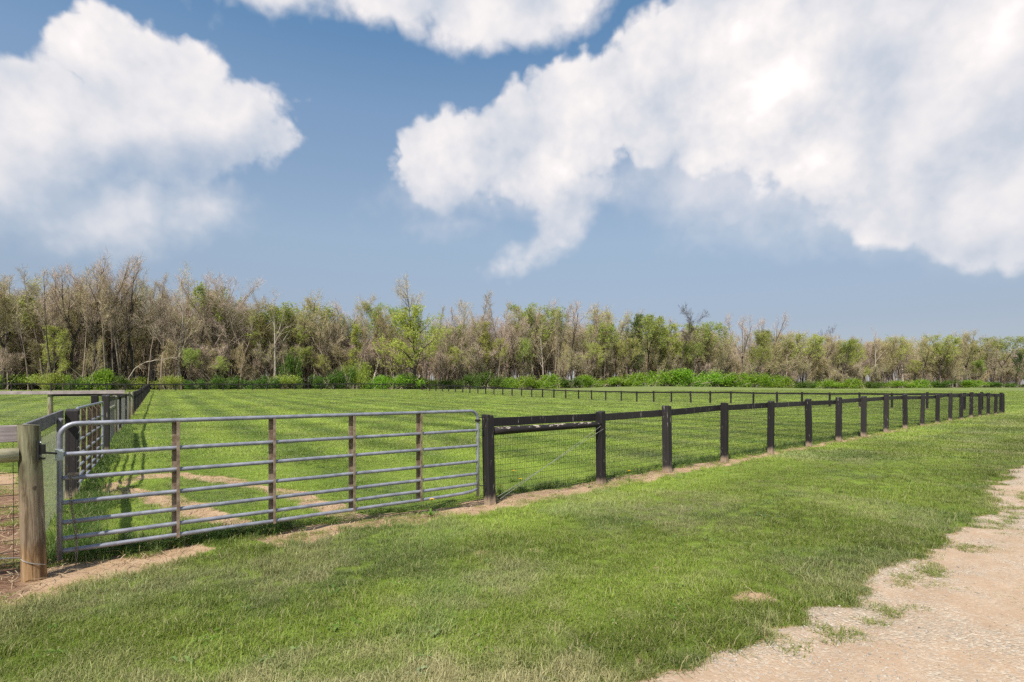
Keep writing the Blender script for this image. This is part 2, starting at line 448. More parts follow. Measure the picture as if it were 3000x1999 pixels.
g = T.mix(T.mul(sf, .66), T.mix(1.0, g, (.78, .80, .8), 'MULTIPLY'), (0.34, 0.45, 0.08))  # mowing stripes: light off the leaning blades, painted into the turf colour
g = T.mix(T.mul(T.smooth(nz1, .45, .7), .28), g, (0.20, 0.245, 0.07))
rough_c = T.mix(T.smooth(nz2, .35, .68), (0.22, 0.28, 0.09), (0.34, 0.35, 0.17))
g = T.mix(longg, g, rough_c)
g = T.mix(T.mul(T.smooth(nz3, .5, .75), .35), g, (0.07, 0.12, 0.02))
soil = T.mix(T.smooth(nz2, .3, .7), (0.37, 0.245, 0.145), (0.46, 0.325, 0.21))
soil = T.mix(T.mul(T.smooth(nz3, .5, .72), .45), soil, (0.27, 0.18, 0.11))
soil = T.mix(T.smooth(nz4, .62, .74), soil, (0.48, 0.40, 0.27))
mul_c = T.mix(T.smooth(nz3, .35, .65), (0.10, 0.05, 0.032), (0.24, 0.14, 0.09))
soil = T.mix(T.mul(mulch, T.smooth(nz2, .28, .5)), soil, mul_c)
lit_c = T.mix(T.smooth(nz3, .35, .65), (0.12, 0.08, 0.05), (0.26, 0.19, 0.12))
g = T.mix(1.0, g, (0.60, 0.62, 0.55), 'MULTIPLY')
c = T.mix(T.smooth(T.add(bare, T.mul(T.sub(nz3, .5), .7)), .30, .62), g, soil)
c = T.mix(litter, c, lit_c)
h = T.add(T.mul(nz3, .6), T.mul(nz4, .4))
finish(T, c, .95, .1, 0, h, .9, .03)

M_drive, T = new_mat('gravel_and_dirt')
P = posvec(T)
n1 = T.noise(P, .55, 5, .6); n2 = T.noise(P, 3.0, 6, .65); n3 = T.noise(P, 38, 4, .7)
vor = T.n('ShaderNodeTexVoronoi', None, Vector=P, Scale=55.0)
vor2 = T.n('ShaderNodeTexVoronoi', None, Vector=P, Scale=150.0)
dirt = T.mix(T.smooth(n2, .3, .7), (0.345, 0.23, 0.145), (0.42, 0.30, 0.205))
stone = T.mix(T.n('ShaderNodeSeparateColor', None, Color=vor.outputs['Color']).outputs[0], (0.26, 0.22, 0.18), (0.55, 0.47, 0.37))
grav = T.smooth(T.add(n1, T.mul(T.sub(n2, .5), .5)), .40, .60)
fine = T.mix(T.n('ShaderNodeSeparateColor', None, Color=vor2.outputs['Color']).outputs[0], (0.31, 0.235, 0.165), (0.48, 0.385, 0.28))
c = T.mix(T.mul(T.smooth(T.n('ShaderNodeSeparateColor', None, Color=vor.outputs['Color']).outputs[1], .50, .62), T.add(.25, T.mul(grav, .55))), T.mix(T.add(.2, T.mul(grav, .55)), dirt, fine), stone)
c = T.mix(T.mul(T.smooth(n3, .55, .75), .35), c, (0.26, 0.165, 0.10))
hb = T.add(T.mul(T.sub(.5, vor.outputs['Distance']), T.add(.25, grav)), T.mul(n3, .5))
finish(T, c, .95, .12, 0, hb, .8, .012)

def blade_mat(name, dry=False):
    m, T = new_mat(name)
    tint = T.attr('tint', 'INSTANCER', 'Vector')
    rnd = T.n('ShaderNodeNewGeometry').outputs['Random Per Island']
    c = T.mix(1.0, tint, T.n('ShaderNodeCombineColor', None, Red=T.add(.72, T.mul(rnd, .56)), Green=T.add(.75, T.mul(rnd, .5)), Blue=T.add(.7, T.mul(rnd, .6))).outputs[0], 'MULTIPLY')
    c = T.mix(T.smooth(rnd, .90, .93), c, (0.42, 0.37, 0.19))
    finish(T, c, .5, .35, transl=.42)
    return m
M_blade = blade_mat('grass_blade')

def straw_mat():
    m, T = new_mat('dry_straw')
    rnd = T.n('ShaderNodeNewGeometry').outputs['Random Per Island']
    c = T.mix(rnd, (0.25, 0.165, 0.09), (0.52, 0.40, 0.25))
    finish(T, c, .7, .25, transl=.15); return m
M_straw = straw_mat()

def pebble_mat():
    m, T = new_mat('pebble_stone')
    t = T.attr('tint', 'INSTANCER', 'Vector')
    n = T.noise(objvec(T), 3.0, 4, .6)
    c = T.mix(T.mul(n, .5), t, (0.30, 0.27, 0.24))
    finish(T, c, .85, .25, 0, n, .4, .1); return m
M_pebble = pebble_mat()

def black_paint():
    m, T = new_mat('chipped_black_fence_paint')
    O = objvec(T); Pw = posvec(T); sp = T.n('ShaderNodeSeparateXYZ', None, Vector=O)
    rnd = T.n('ShaderNodeObjectInfo').outputs['Random']
    ov = T.n('ShaderNodeVectorMath', dict(operation='ADD'), i0=Pw, i1=(0, 0, 0)).outputs[0]
    gr = T.noise(T.vmul(ov, (38, 38, 4.5)), 1.0, 5, .65)
    spk = T.noise(T.vmul(ov, (9, 9, 1.6)), 1.0, 4, .6)
    chips = T.mul(T.smooth(gr, .61, .66), T.smooth(spk, .49, .60))
    base = T.mix(gr, (0.007, 0.006, 0.007), (0.026, 0.021, 0.022))
    base = T.mix(T.mul(T.smooth(T.add(rnd, T.mul(T.sub(spk, .5), .9)), .45, .95), .35), base, (0.055, 0.046, 0.045))
    c = T.mix(chips, base, (0.36, 0.31, 0.27))
    soil = T.mul(T.smooth(T.add(sp.outputs[2], T.mul(T.sub(spk, .5), .22)), .17, .03), .85)
    c = T.mix(T.mul(soil, T.attr('post_foot')), c, (0.36, 0.27, 0.19))
    finish(T, c, .62, .32, 0, gr, .5, .006); return m
M_black = black_paint()

def peeling_paint():
    m, T = new_mat('peeling_black_paint')
    O = objvec(T); Nn = T.n('ShaderNodeSeparateXYZ', None, Vector=T.n('ShaderNodeNewGeometry').outputs['Normal']).outputs[2]
    gr = T.noise(T.vmul(posvec(T), (7, 7, 34)), 1.0, 6, .65)
    k = T.smooth(T.add(gr, T.mul(Nn, .10)), .625, .66)
    c = T.mix(k, (0.022, 0.018, 0.018), T.mix(gr, (0.20, 0.16, 0.12), (0.5, 0.43, 0.36)))
    finish(T, c, .7, .25, 0, gr, .6, .01); return m
M_peel = peeling_paint()

def round_wood(name, top, mid, low, h0=1.37):
    m, T = new_mat(name)
    O = objvec(T); z = T.n('ShaderNodeSeparateXYZ', None, Vector=O).outputs[2]
    gr = T.noise(T.vmul(O, (16, 16, 2.0)), 1.0, 6, .62, dist=.6)
    st = T.noise(T.vmul(O, (60, 60, 2.4)), 1.0, 4, .6)
    blot = T.noise(T.vmul(O, (9, 9, 5.0)), 1.0, 5, .6)
    c = T.mix(T.smooth(T.add(z, T.mul(T.sub(blot, .5), .7)), h0 * .78, h0 * .45), top, mid)
    c = T.mix(T.smooth(T.add(z, T.mul(T.sub(blot, .5), .22)), h0 * .26, h0 * .12), c, low)
    c = T.mix(T.mul(T.smooth(gr, .48, .62), .85), c, T.mix(1.0, c, (0.45, 0.40, 0.36), 'MULTIPLY'))
    c = T.mix(T.mul(T.smooth(gr, .42, .28), .5), c, (0.62, 0.55, 0.44))
    ck = T.smooth(T.noise(T.vmul(O, (34, 34, .9)), 1.0, 5, .6, dist=.9), .635, .665)
    kn = T.smooth(T.noise(T.vmul(O, (11, 11, 7)), 1.0, 2, .5), .70, .76)
    c = T.mix(T.mul(T.smooth(st, .64, .70), .7), c, (0.10, 0.075, 0.05))
    c = T.mix(T.mul(T.m('MAXIMUM', ck, kn), .8), c, (0.06, 0.042, 0.028))
    finish(T, c, .85, .2, 0, T.add(T.mul(gr, .6), T.mul(st, .5)), .9, .02); return m
M_roundpost = round_wood('treated_round_post', (0.20, 0.185, 0.115), (0.25, 0.185, 0.125), (0.32, 0.20, 0.10))
M_wood = round_wood('weathered_treated_wood', (0.30, 0.29, 0.19), (0.30, 0.25, 0.17), (0.33, 0.25, 0.16))
def plank_mat(name, a, b):
    m, T = new_mat(name)
    Pw = posvec(T)
    gr = T.noise(T.vmul(Pw, (3.5, 3.5, 42)), 1.0, 6, .65); bl = T.noise(Pw, 3.0, 4, .6)
    c = T.mix(T.smooth(T.add(T.mul(gr, .6), T.mul(bl, .4)), .35, .65), a, b)
    c = T.mix(T.mul(T.smooth(gr, .62, .7), .6), c, (0.10, 0.08, 0.075))
    finish(T, c, .8, .25, 0, gr, .4, .006); return m
M_greyplank = plank_mat('weathered_grey_board', (0.22, 0.18, 0.185), (0.42, 0.35, 0.35))
M_greyplank_dark = plank_mat('slate_grey_board', (0.09, 0.085, 0.10), (0.19, 0.17, 0.185))
M_brace = plank_mat('pale_treated_brace', (0.33, 0.29, 0.17), (0.52, 0.47, 0.32))

def galv():
    m, T = new_mat('galvanised_gate_pipe')
    Pw = posvec(T)
    n = T.noise(Pw, 9, 5, .6); sp = T.noise(Pw, 42, 3, .5); rs = T.noise(Pw, 5, 5, .65)
    c = T.mix(T.smooth(n, .3, .7), (0.20, 0.205, 0.245), (0.32, 0.325, 0.375))
    c = T.mix(T.smooth(rs, .66, .74), c, (0.29, 0.25, 0.235))
    c = T.mix(T.smooth(sp, .735, .765), c, (0.72, 0.71, 0.70))
    finish(T, c, T.add(.36, T.mul(n, .2)), .5, .35, n, .12, .004); return m
M_galv = galv()
def simple(name, a, b, rough=.6, spec=.3, metal=0.0, sc=20, bs=.2):
    m, T = new_mat(name)
    n = T.noise(posvec(T), sc, 4, .6)
    finish(T, T.mix(T.smooth(n, .35, .65), a, b), rough, spec, metal, n, bs, .004); return m
M_rust = simple('rusty_gate_upright', (0.19, 0.13, 0.09), (0.33, 0.26, 0.19), .7, .3, .2, 14)
M_rustlink = simple('rusty_chain_steel', (0.17, 0.125, 0.095), (0.34, 0.29, 0.25), .6, .4, .4, 60)
M_hinge = simple('black_hinge_iron', (0.012, 0.011, 0.012), (0.03, 0.026, 0.026), .5, .4, .2)
M_zinc = simple('zinc_plate', (0.38, 0.43, 0.46), (0.52, 0.56, 0.58), .45, .5, .4)
M_wire_dark = simple('dark_fence_wire', (0.016, 0.018, 0.014), (0.045, 0.045, 0.04), .6, .3, .3)
M_wire = simple('galvanised_fence_wire', (0.24, 0.23, 0.21), (0.42, 0.40, 0.37), .5, .4, .4)

def bark(name, a, b):
    m, T = new_mat(name)
    O = objvec(T); n = T.noise(T.vmul(O, (3, 3, .7)), 1.0, 5, .65)
    finish(T, T.mix(T.smooth(n, .35, .65), a, b), .9, .15, 0, n, .5, .05); return m
def twig(name, a, b):
    m, T = new_mat(name)
    r = T.n('ShaderNodeNewGeometry').outputs['Random Per Island']
    finish(T, T.mix(r, a, b), .85, .15); return m
def leaf(name, a, b, tr=.5):
    m, T = new_mat(name)
    r = T.n('ShaderNodeNewGeometry').outputs['Random Per Island']
    o = T.n('ShaderNodeObjectInfo').outputs['Random']
    c = T.mix(r, a, b)
    c = T.n('ShaderNodeHueSaturation', None, Hue=T.add(.485, T.mul(o, .03)), Saturation=1.0, Value=T.add(.85, T.mul(o, .3)), Color=c).outputs[0]
    finish(T, c, .55, .25, transl=tr); return m
BARK = dict(grey=bark('grey_bark', (0.17, 0.13, 0.10), (0.34, 0.27, 0.215)), dark=bark('dark_bark', (0.04, 0.033, 0.03), (0.095, 0.078, 0.068)),
            pale=bark('pale_bark', (0.30, 0.25, 0.20), (0.52, 0.46, 0.39)))
TWIG = dict(pink=twig('pinkish_twigs', (0.37, 0.275, 0.22), (0.59, 0.465, 0.38)), grey=twig('grey_twigs', (0.29, 0.235, 0.17), (0.49, 0.405, 0.305)),
            tan=twig('tan_twigs', (0.37, 0.295, 0.18), (0.59, 0.48, 0.315)), dark=twig('dark_twigs', (0.075, 0.06, 0.055), (0.16, 0.125, 0.115)))
LEAF = dict(lime=leaf('fresh_lime_leaves', (0.36, 0.43, 0.06), (0.54, 0.58, 0.13)), green=leaf('mid_green_leaves', (0.26, 0.34, 0.05), (0.43, 0.50, 0.11)),
            bud=leaf('budding_leaves', (0.38, 0.38, 0.12), (0.58, 0.55, 0.23)), dark=leaf('dark_green_leaves', (0.07, 0.13, 0.02), (0.15, 0.25, 0.045)),
            amber=leaf('amber_buds', (0.34, 0.28, 0.08), (0.48, 0.40, 0.14)), bush=leaf('bright_bush_leaves', (0.15, 0.28, 0.02), (0.31, 0.47, 0.05)))

# ------------------------------------------------------------------ ground
def warp_axis(lo_far, lo, hi, hi_far, step, grow):
    a = list(np.arange(lo, hi, step)); s = step
    while a[-1] < hi_far: s = min(s * grow, 60); a.append(a[-1] + s)
    s = step; b = []
    x = lo
    while x > lo_far: s = min(s * grow, 60); x -= s; b.append(x)
    return np.array(b[::-1] + a)
gx = warp_axis(-1600, -6.5, 9.5, 1600, .075, 1.035)
gy = warp_axis(-250, 2.2, 12.5, 2000, .075, 1.022)
GX, GY = np.meshgrid(gx, gy)
GZ = zt(GX, GY)
near = sstep(GY, 40, 15) * sstep(np.abs(GX), 40, 15)
GZ = GZ + near * ((fbm(GX * 1.1, GY * 1.1, 51) - .5) * .05 + (fbm(GX * 5, GY * 5, 53) - .5) * .018)
bsd = bare_sd(GX, GY)
dsd0 = drive_sd(GX, GY)
bare_v = np.where(np.hypot(GX, GY) < 60, sstep(np.maximum(bsd, dsd0), -.12, .12), 0)
GZ = GZ - .02 * sstep(bsd, 0, .15) * near - .07 * sstep(dsd0, .10, .35) * (np.hypot(GX, GY) < 40)
nx, ny = len(gx), len(gy)
idx = np.arange(nx * ny).reshape(ny, nx)
quads = np.stack([idx[:-1, :-1], idx[:-1, 1:], idx[1:, 1:], idx[1:, :-1]], -1).reshape(-1, 4)
me = fast_mesh('ground', np.stack([GX, GY, GZ], -1).reshape(-1, 3), quads, 4, M_ground, smooth=True)
fattr(me, 'bare', bare_v)
mul_v = np.where(in_left_paddock(GX, GY) & (GY < 12) & (GY > 3), sstep(GY, 10.5, 8.0) * sstep(GX, -3.6, -4.5), 0)
fattr(me, 'mulch', mul_v)
wd = wood_depth(GX, GY)
fattr(me, 'litter', sstep(wd, -1, 4))
of = outside_field(GX, GY)
rf_v = sstep(of, -.3, .6) * .9
# rougher, drier grass right of the paddock
rf_v = np.maximum(rf_v, np.where((GY > 36) & (GX > 33), .55, 0))
fattr(me, 'rough_field', rf_v)
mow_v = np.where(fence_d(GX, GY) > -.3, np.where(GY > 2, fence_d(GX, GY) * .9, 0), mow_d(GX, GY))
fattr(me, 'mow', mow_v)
ground = link('ground', me); tag(ground, kind='structure')

def zg(x, y):
    """ground height including the near-field bumps"""
    x = np.asarray(x, float); y = np.asarray(y, float)
    nr = sstep(y, 40, 15) * sstep(np.abs(x), 40, 15)
    return zt(x, y) + nr * ((fbm(x * 1.1, y * 1.1, 51) - .5) * .05 + (fbm(x * 5, y * 5, 53) - .5) * .018)
def zg1(x, y): return float(zg(np.array([x]), np.array([y]))[0])

# gravel drive: its own sheet a little above the soil, ragged edge under the grass
gx2 = np.arange(-6.0, 24, .09); gy2 = np.arange(-3, 22, .09)
DX, DY = np.meshgrid(gx2, gy2)
dsd = drive_sd(DX, DY)
keep = dsd > -.25
cell = keep[:-1, :-1] & keep[:-1, 1:] & keep[1:, 1:] & keep[1:, :-1]
def drive_z(X, Y, sd):
    rut = sum(np.exp(-((np.abs(seg_dist(X, Y, (1.6, 1.0), (14.5, 11.6)) - o) / .16) ** 2)) for o in (.35, 1.75))
    return zg(X, Y) + np.interp(sd, [-.25, -.03, .06, .6], [-.08, -.012, .010, .02]) + sstep(sd, 0, .3) * ((fbm(X * 6, Y * 6, 71) - .5) * .014 + (fbm(X * .9, Y * .9, 73) - .5) * .02 - .028 * rut)
DZ = drive_z(DX, DY, dsd)
ii = np.arange(DX.size).reshape(DX.shape)
q = np.stack([ii[:-1, :-1], ii[:-1, 1:], ii[1:, 1:], ii[1:, :-1]], -1)[cell]
used = np.unique(q); remap = np.zeros(DX.size, np.int64); remap[used] = np.arange(len(used))
dm = fast_mesh('gravel_drive', np.stack([DX, DY, DZ], -1).reshape(-1, 3)[used], remap[q], 4, M_drive, smooth=True)
drive = link('gravel_drive', dm); tag(drive, kind='structure')

# ------------------------------------------------------------------ scattering (for uncountable stuff only)
def scatter(name, pts, rot, scl, pick, tint, protos, label, cat):
    me = bpy.data.meshes.new(name)
    n = len(pts); me.vertices.add(n); me.vertices.foreach_set('co', np.asarray(pts, np.float32).ravel())
    for nm, v in (('rot', rot), ('scl', scl), ('tint', tint)):
        a = me.attributes.new(nm, 'FLOAT_VECTOR', 'POINT'); a.data.foreach_set('vector', np.asarray(v, np.float32).ravel())
    a = me.attributes.new('pick', 'INT', 'POINT'); a.data.foreach_set('value', np.asarray(pick, np.int32))
    coll = bpy.data.collections.new(name + '_kinds')
    for k, p in enumerate(protos):
        coll.objects.link(bpy.data.objects.new('%s_kind_%02d' % (name, k), p))
    ng = bpy.data.node_groups.new(name + '_scatter', 'GeometryNodeTree')
    ng.interface.new_socket('Geometry', in_out='INPUT', socket_type='NodeSocketGeometry')
    ng.interface.new_socket('Geometry', in_out='OUTPUT', socket_type='NodeSocketGeometry')
    N, L = ng.nodes, ng.links
    gi, go = N.new('NodeGroupInput'), N.new('NodeGroupOutput')
    ci = N.new('GeometryNodeCollectionInfo'); ci.inputs['Collection'].default_value = coll
    ci.inputs['Separate Children'].default_value = True; ci.inputs['Reset Children'].default_value = True
    ip = N.new('GeometryNodeInstanceOnPoints'); ip.inputs['Pick Instance'].default_value = True
    def na(nm, t):
        a = N.new('GeometryNodeInputNamedAttribute'); a.data_type = t; a.inputs['Name'].default_value = nm
        return [o for o in a.outputs if o.enabled and o.name == 'Attribute'][0]
    L.new(gi.outputs[0], ip.inputs['Points']); L.new(ci.outputs[0], ip.inputs['Instance'])
    L.new(na('pick', 'INT'), ip.inputs['Instance Index']); L.new(na('rot', 'FLOAT_VECTOR'), ip.inputs['Rotation']); L.new(na('scl', 'FLOAT_VECTOR'), ip.inputs['Scale'])
    L.new(ip.outputs[0], go.inputs[0])
    o = link(name, me); md = o.modifiers.new('scatter', 'NODES'); md.node_group = ng
    return tag(o, label, cat, kind='stuff')

# ------------------------------------------------------------------ trees
class Tree:
    """trunk and limbs as tapered tubes, twigs as slivers, leaves as small faces"""
    def __init__(s, seed, H, trunk_r, clear=.35, limbs=14, lang=(25, 60), llen=.34, sub=7, tw=8, twl=1.3, droop=0.0, up=.5, lean=0.0, fork=0, twig='grey', bark='grey',
                 leaf=None, leaf_n=0, leaf_s=.2, leaf_from=0.0, leaf_to=1.0, wander=.05, twig_w=.026, top_flat=False, narrow=1.0):
        r = random.Random(seed); s.r = r; s.MBt = MB(); s.tv = []; s.lv = []; s.P = locals(); s.H = H
        s.twig_w = twig_w; s.leaf_n = leaf_n; s.leaf_s = leaf_s; s.leaf_from = leaf_from; s.leaf_to = leaf_to
        s.mats = (BARK[bark], TWIG[twig], LEAF[leaf or 'bud'])
        p = Vector((0, 0, -.3)); d = Vector((sin(lean), r.uniform(-.04, .04), 1)).normalized()
        stems = []
        def stem(p, d, L, r0, r1, nseg, wn, upw):
            pts, rad = [p.copy()], [r0]
            for i in range(nseg):
                d = (d + Vector((r.gauss(0, wn), r.gauss(0, wn), r.gauss(0, wn * .5) + upw))).normalized()
                p = p + d * (L / nseg); pts.append(p.copy()); rad.append(r0 + (r1 - r0) * ((i + 1) / nseg) ** .8)
            return pts, rad
        if fork:
            fh = H * r.uniform(.28, .45)
            pts, rad = stem(p, d, fh, trunk_r, trunk_r * .75, 5, wander, .02); rad[0] *= 1.35
            s.MBt.tube(pts, rad, 7)
            for k in range(fork):
                a = 2 * pi * (k + r.uniform(-.2, .2)) / fork + seed
                dd = Vector((cos(a) * .42, sin(a) * .42, 1)).normalized()
                st = stem(pts[-1], dd, (H - fh) * r.uniform(.85, 1.03), trunk_r * .62, .05, 9, wander, .035)
                s.MBt.tube(*st, 6); stems.append((st[0], st[1], .12))
        else:
            st = stem(p, d, H, trunk_r, .03, 14, wander, .03); st[1][0] *= 1.35
            s.MBt.tube(*st, 7); stems.append((st[0], st[1], clear))
        per = max(3, limbs // len(stems))
        for pts, rad, cl in stems:
            n = len(pts) - 1; Ls = (pts[-1] - pts[0]).length
            for k in range(per):
                t = cl + (1 - cl) * ((k + r.random()) / per) * .98
                f = t * n; i = min(int(f), n - 1); q = pts[i].lerp(pts[i + 1], f - i)
                tt = (t - cl) / (1 - cl)
                ax = (pts[i + 1] - pts[i]).normalized()
                an = radians(r.uniform(*lang)) * (1 - .35 * tt)
                az = r.uniform(0, 2 * pi)
                o = Vector((cos(az), sin(az), 0)); o = (o - ax * o.dot(ax)).normalized()
                dd = ax * cos(an) + o * sin(an)
                L = H * llen * (1 - .62 * tt if not top_flat else .35 + .75 * tt) * r.uniform(.65, 1.15) * narrow
                rr = min(rad[i] * .7, .05 + L * .020)
                if top_flat: dd = (o * 1.0 + ax * (.9 - .55 * tt)).normalized()
                lp, lr = stem(q, dd, L, rr, .015, 6, .11, (up - droop) * .12)
                s.MBt.tube(lp, lr, 4, cap=False)
                s.fill(lp, L, sub, tw, twl, tt, droop, up)
        zs = sorted(b.z for a, b, w in s.tv); zm = zs[int(len(zs) * .985)]; s.H = zm
        s.make()
    def fill(s, lp, L, sub, tw, twl, tt, droop, up):
        r = s.r; n = len(lp) - 1
        for k in range(sub):
            t = .18 + .82 * (k + r.random()) / sub
            f = t * n; i = min(int(f), n - 1); q = lp[i].lerp(lp[i + 1], f - i); ax = (lp[i + 1] - lp[i]).normalized()
            o = Vector((r.gauss(0, 1), r.gauss(0, 1), r.gauss(0, 1))); o = (o - ax * o.dot(ax)).normalized()
            dd = (ax * .75 + o * .7 + Vector((0, 0, (up - droop) * .35))).normalized()
            l2 = L * .38 * (1.15 - .5 * t) * r.uniform(.6, 1.2)
            e = q + dd * l2
            s.sliver(q, e, .035 + l2 * .012)
            for j in range(tw):
                u = .2 + .8 * (j + r.random()) / tw
                a = q.lerp(e, u)
                o2 = Vector((r.gauss(0, 1), r.gauss(0, 1), r.gauss(0, 1))).normalized()
                d3 = (dd * .6 + o2 * .75 + Vector((0, 0, (up - droop) * .35))).normalized()
                tl = twl * r.uniform(.45, 1.1)
                b = a + d3 * tl
                s.sliver(a, b, s.twig_w)
                for m_ in range(2):
                    a2 = a.lerp(b, r.uniform(.25, .8)); o3 = Vector((r.gauss(0, 1), r.gauss(0, 1), r.gauss(0, 1) + .3)).normalized()
                    s.sliver(a2, a2 + (d3 * .6 + o3 * .7) * tl * .55, s.twig_w * .8)
                zf = b.z / s.H
                if s.leaf_n and s.leaf_from <= zf <= s.leaf_to:
                    cnt = s.leaf_n if s.leaf_n >= 1 else (1 if r.random() < s.leaf_n else 0)
                    for m_ in range(int(cnt)):
                        c = a.lerp(b, r.uniform(.3, 1.1)) + Vector((r.gauss(0, .22), r.gauss(0, .22), r.gauss(0, .22)))
                        s.leafface(c)
    def sliver(s, a, b, w):
        s.tv.append((a, b, w))
    def leafface(s, c):
        r = s.r; z = s.leaf_s * r.uniform(.6, 1.35)
        u = Vector((r.gauss(0, 1), r.gauss(0, 1), r.gauss(0, .6))).normalized()
        v = u.cross(Vector((r.gauss(0, 1), r.gauss(0, 1), r.gauss(0, 1)))).normalized()
        s.lv.append((c - u * z * .5, c + v * z * .38, c + u * z * .5, c - v * z * .38))
    def make(s):
        r = s.r
        V, Fq, mi = [], [], []
        for a, b, w in s.tv:
            d = b - a; o = d.cross(Vector((r.gauss(0, 1), r.gauss(0, 1), r.gauss(0, 1))))
            o = o.normalized() * w * .5 if o.length > 1e-6 else Vector((w * .5, 0, 0))
            k = len(V); V += [a - o, a + o, b + o * .4, b - o * .4]; Fq.append((k, k + 1, k + 2, k + 3)); mi.append(0)
        for q in s.lv:
            k = len(V); V += q; Fq.append((k, k + 1, k + 2, k + 3)); mi.append(1)
        s.trunk = s.MBt.mesh('trunk', s.mats[0], smooth=True)
        s.crown = fast_mesh('crown', [tuple(v) for v in V], Fq, 4, [s.mats[1], s.mats[2]], mi)
        # one joined copy for the mass of the wood behind
        tvv = s.MBt.v; nb = len(tvv)
        tq = [f for f in s.MBt.f if len(f) == 4]
        s.whole = fast_mesh('whole_tree', list(tvv) + [tuple(v) for v in V], tq + [tuple(i + nb for i in f) for f in Fq], 4, [s.mats[0], s.mats[1], s.mats[2]], [0] * len(tq) + [m_ + 1 for m_ in mi])
        del s.MBt, s.tv, s.lv

TREES = {
    'tall_bare_a': Tree(1, 24, .32, .45, 16, (20, 50), .36, 7, 7, 1.3, up=.9, fork=0, twig='pink', bark='dark'),
    'tall_bare_b': Tree(2, 24, .36, .4, 18, (20, 48), .36, 7, 7, 1.3, up=.9, fork=2, twig='pink', bark='dark', leaf='amber', leaf_n=.25, leaf_s=.16, leaf_from=.7),
    'tall_bare_c': Tree(3, 24, .34, .4, 18, (18, 46), .36, 7, 7, 1.2, up=1.0, fork=3, twig='pink', bark='grey'),
    'bare_a': Tree(4, 22, .22, .3, 18, (30, 62), .37, 9, 8, 1.3, up=.6, twig='tan', bark='grey'),
    'bare_b': Tree(5, 22, .24, .28, 20, (30, 65), .38, 9, 8, 1.3, up=.5, fork=2, twig='grey', bark='grey', wander=.08),
    'bare_c': Tree(6, 22, .2, .3, 20, (26, 58), .35, 9, 8, 1.3, up=.6, twig='pink', bark='grey', wander=.07),
    'thin_a': Tree(7, 22, .14, .45, 12, (18, 40), .17, 6, 6, 1.0, up=.8, twig='grey', bark='grey', narrow=.8),
    'pale_a': Tree(8, 22, .26, .3, 15, (32, 68), .34, 8, 7, 1.2, up=.5, twig='tan', bark='pale', wander=.06),
    'dead_a': Tree(9, 22, .42, .42, 9, (28, 62), .36, 6, 5, 1.1, up=.6, twig='pink', bark='pale', wander=.04),
    'bud_a': Tree(10, 22, .26, .25, 20, (30, 65), .38, 9, 8, 1.3, up=.5, twig='tan', bark='grey', leaf='bud', leaf_n=2, leaf_s=.2),
    'bud_b': Tree(11, 22, .28, .25, 20, (30, 65), .40, 9, 8, 1.3, up=.5, fork=2, twig='tan', bark='dark', leaf='bud', leaf_n=3, leaf_s=.2),
    'amber_a': Tree(12, 22, .24, .25, 20, (30, 65), .38, 9, 8, 1.3, up=.4, twig='tan', bark='grey', leaf='amber', leaf_n=2, leaf_s=.2),
    'leafy_a': Tree(13, 20, .24, .18, 22, (35, 75), .42, 9, 8, 1.3, up=.4, twig='grey', bark='dark', leaf='lime', leaf_n=4, leaf_s=.31),
    'leafy_b': Tree(14, 20, .24, .18, 22, (35, 75), .42, 9, 8, 1.3, up=.4, fork=2, twig='grey', bark='dark', leaf='green', leaf_n=4, leaf_s=.31),
    'leafy_c': Tree(15, 20, .24, .2, 20, (35, 72), .40, 9, 8, 1.3, up=.4, twig='grey', bark='dark', leaf='dark', leaf_n=4, leaf_s=.31),
    'bare_d': Tree(51, 22, .22, .3, 18, (30, 62), .37, 9, 8, 1.3, up=.6, fork=2, twig='tan', bark='grey', wander=.07),
    'bare_e': Tree(52, 22, .24, .32, 18, (28, 62), .36, 9, 8, 1.3, up=.5, twig='grey', bark='pale', wander=.09, lean=.10),
    'bare_f': Tree(53, 22, .2, .26, 20, (26, 58), .35, 9, 8, 1.3, up=.7, fork=3, twig='pink', bark='dark', wander=.06),
    'bud_c': Tree(54, 22, .26, .22, 22, (30, 68), .40, 9, 8, 1.3, up=.4, twig='tan', bark='grey', leaf='bud', leaf_n=2, leaf_s=.22, lean=-.06),
    'leafy_d': Tree(55, 20, .24, .15, 22, (40, 80), .40, 9, 8, 1.3, up=.3, fork=2, twig='grey', bark='dark', leaf='lime', leaf_n=3, leaf_s=.30),
    'big_maple': Tree(16, 27, .45, .14, 36, (40, 78), .38, 10, 8, 1.3, up=.4, twig='tan', bark='dark', leaf='lime', leaf_n=6, leaf_s=.32, leaf_to=.80),
    'flat_top': Tree(17, 22, .30, .62, 16, (40, 75), .26, 8, 8, 1.0, up=.6, twig='dark', bark='dark', top_flat=True, wander=.05, twig_w=.045),
    'ivy_column': Tree(18, 15, .2, .08, 22, (50, 85), .11, 7, 8, .8, up=.1, twig='grey', bark='dark', leaf='lime', leaf_n=3, leaf_s=.22),
}
for k in ('big_maple',):
    pass

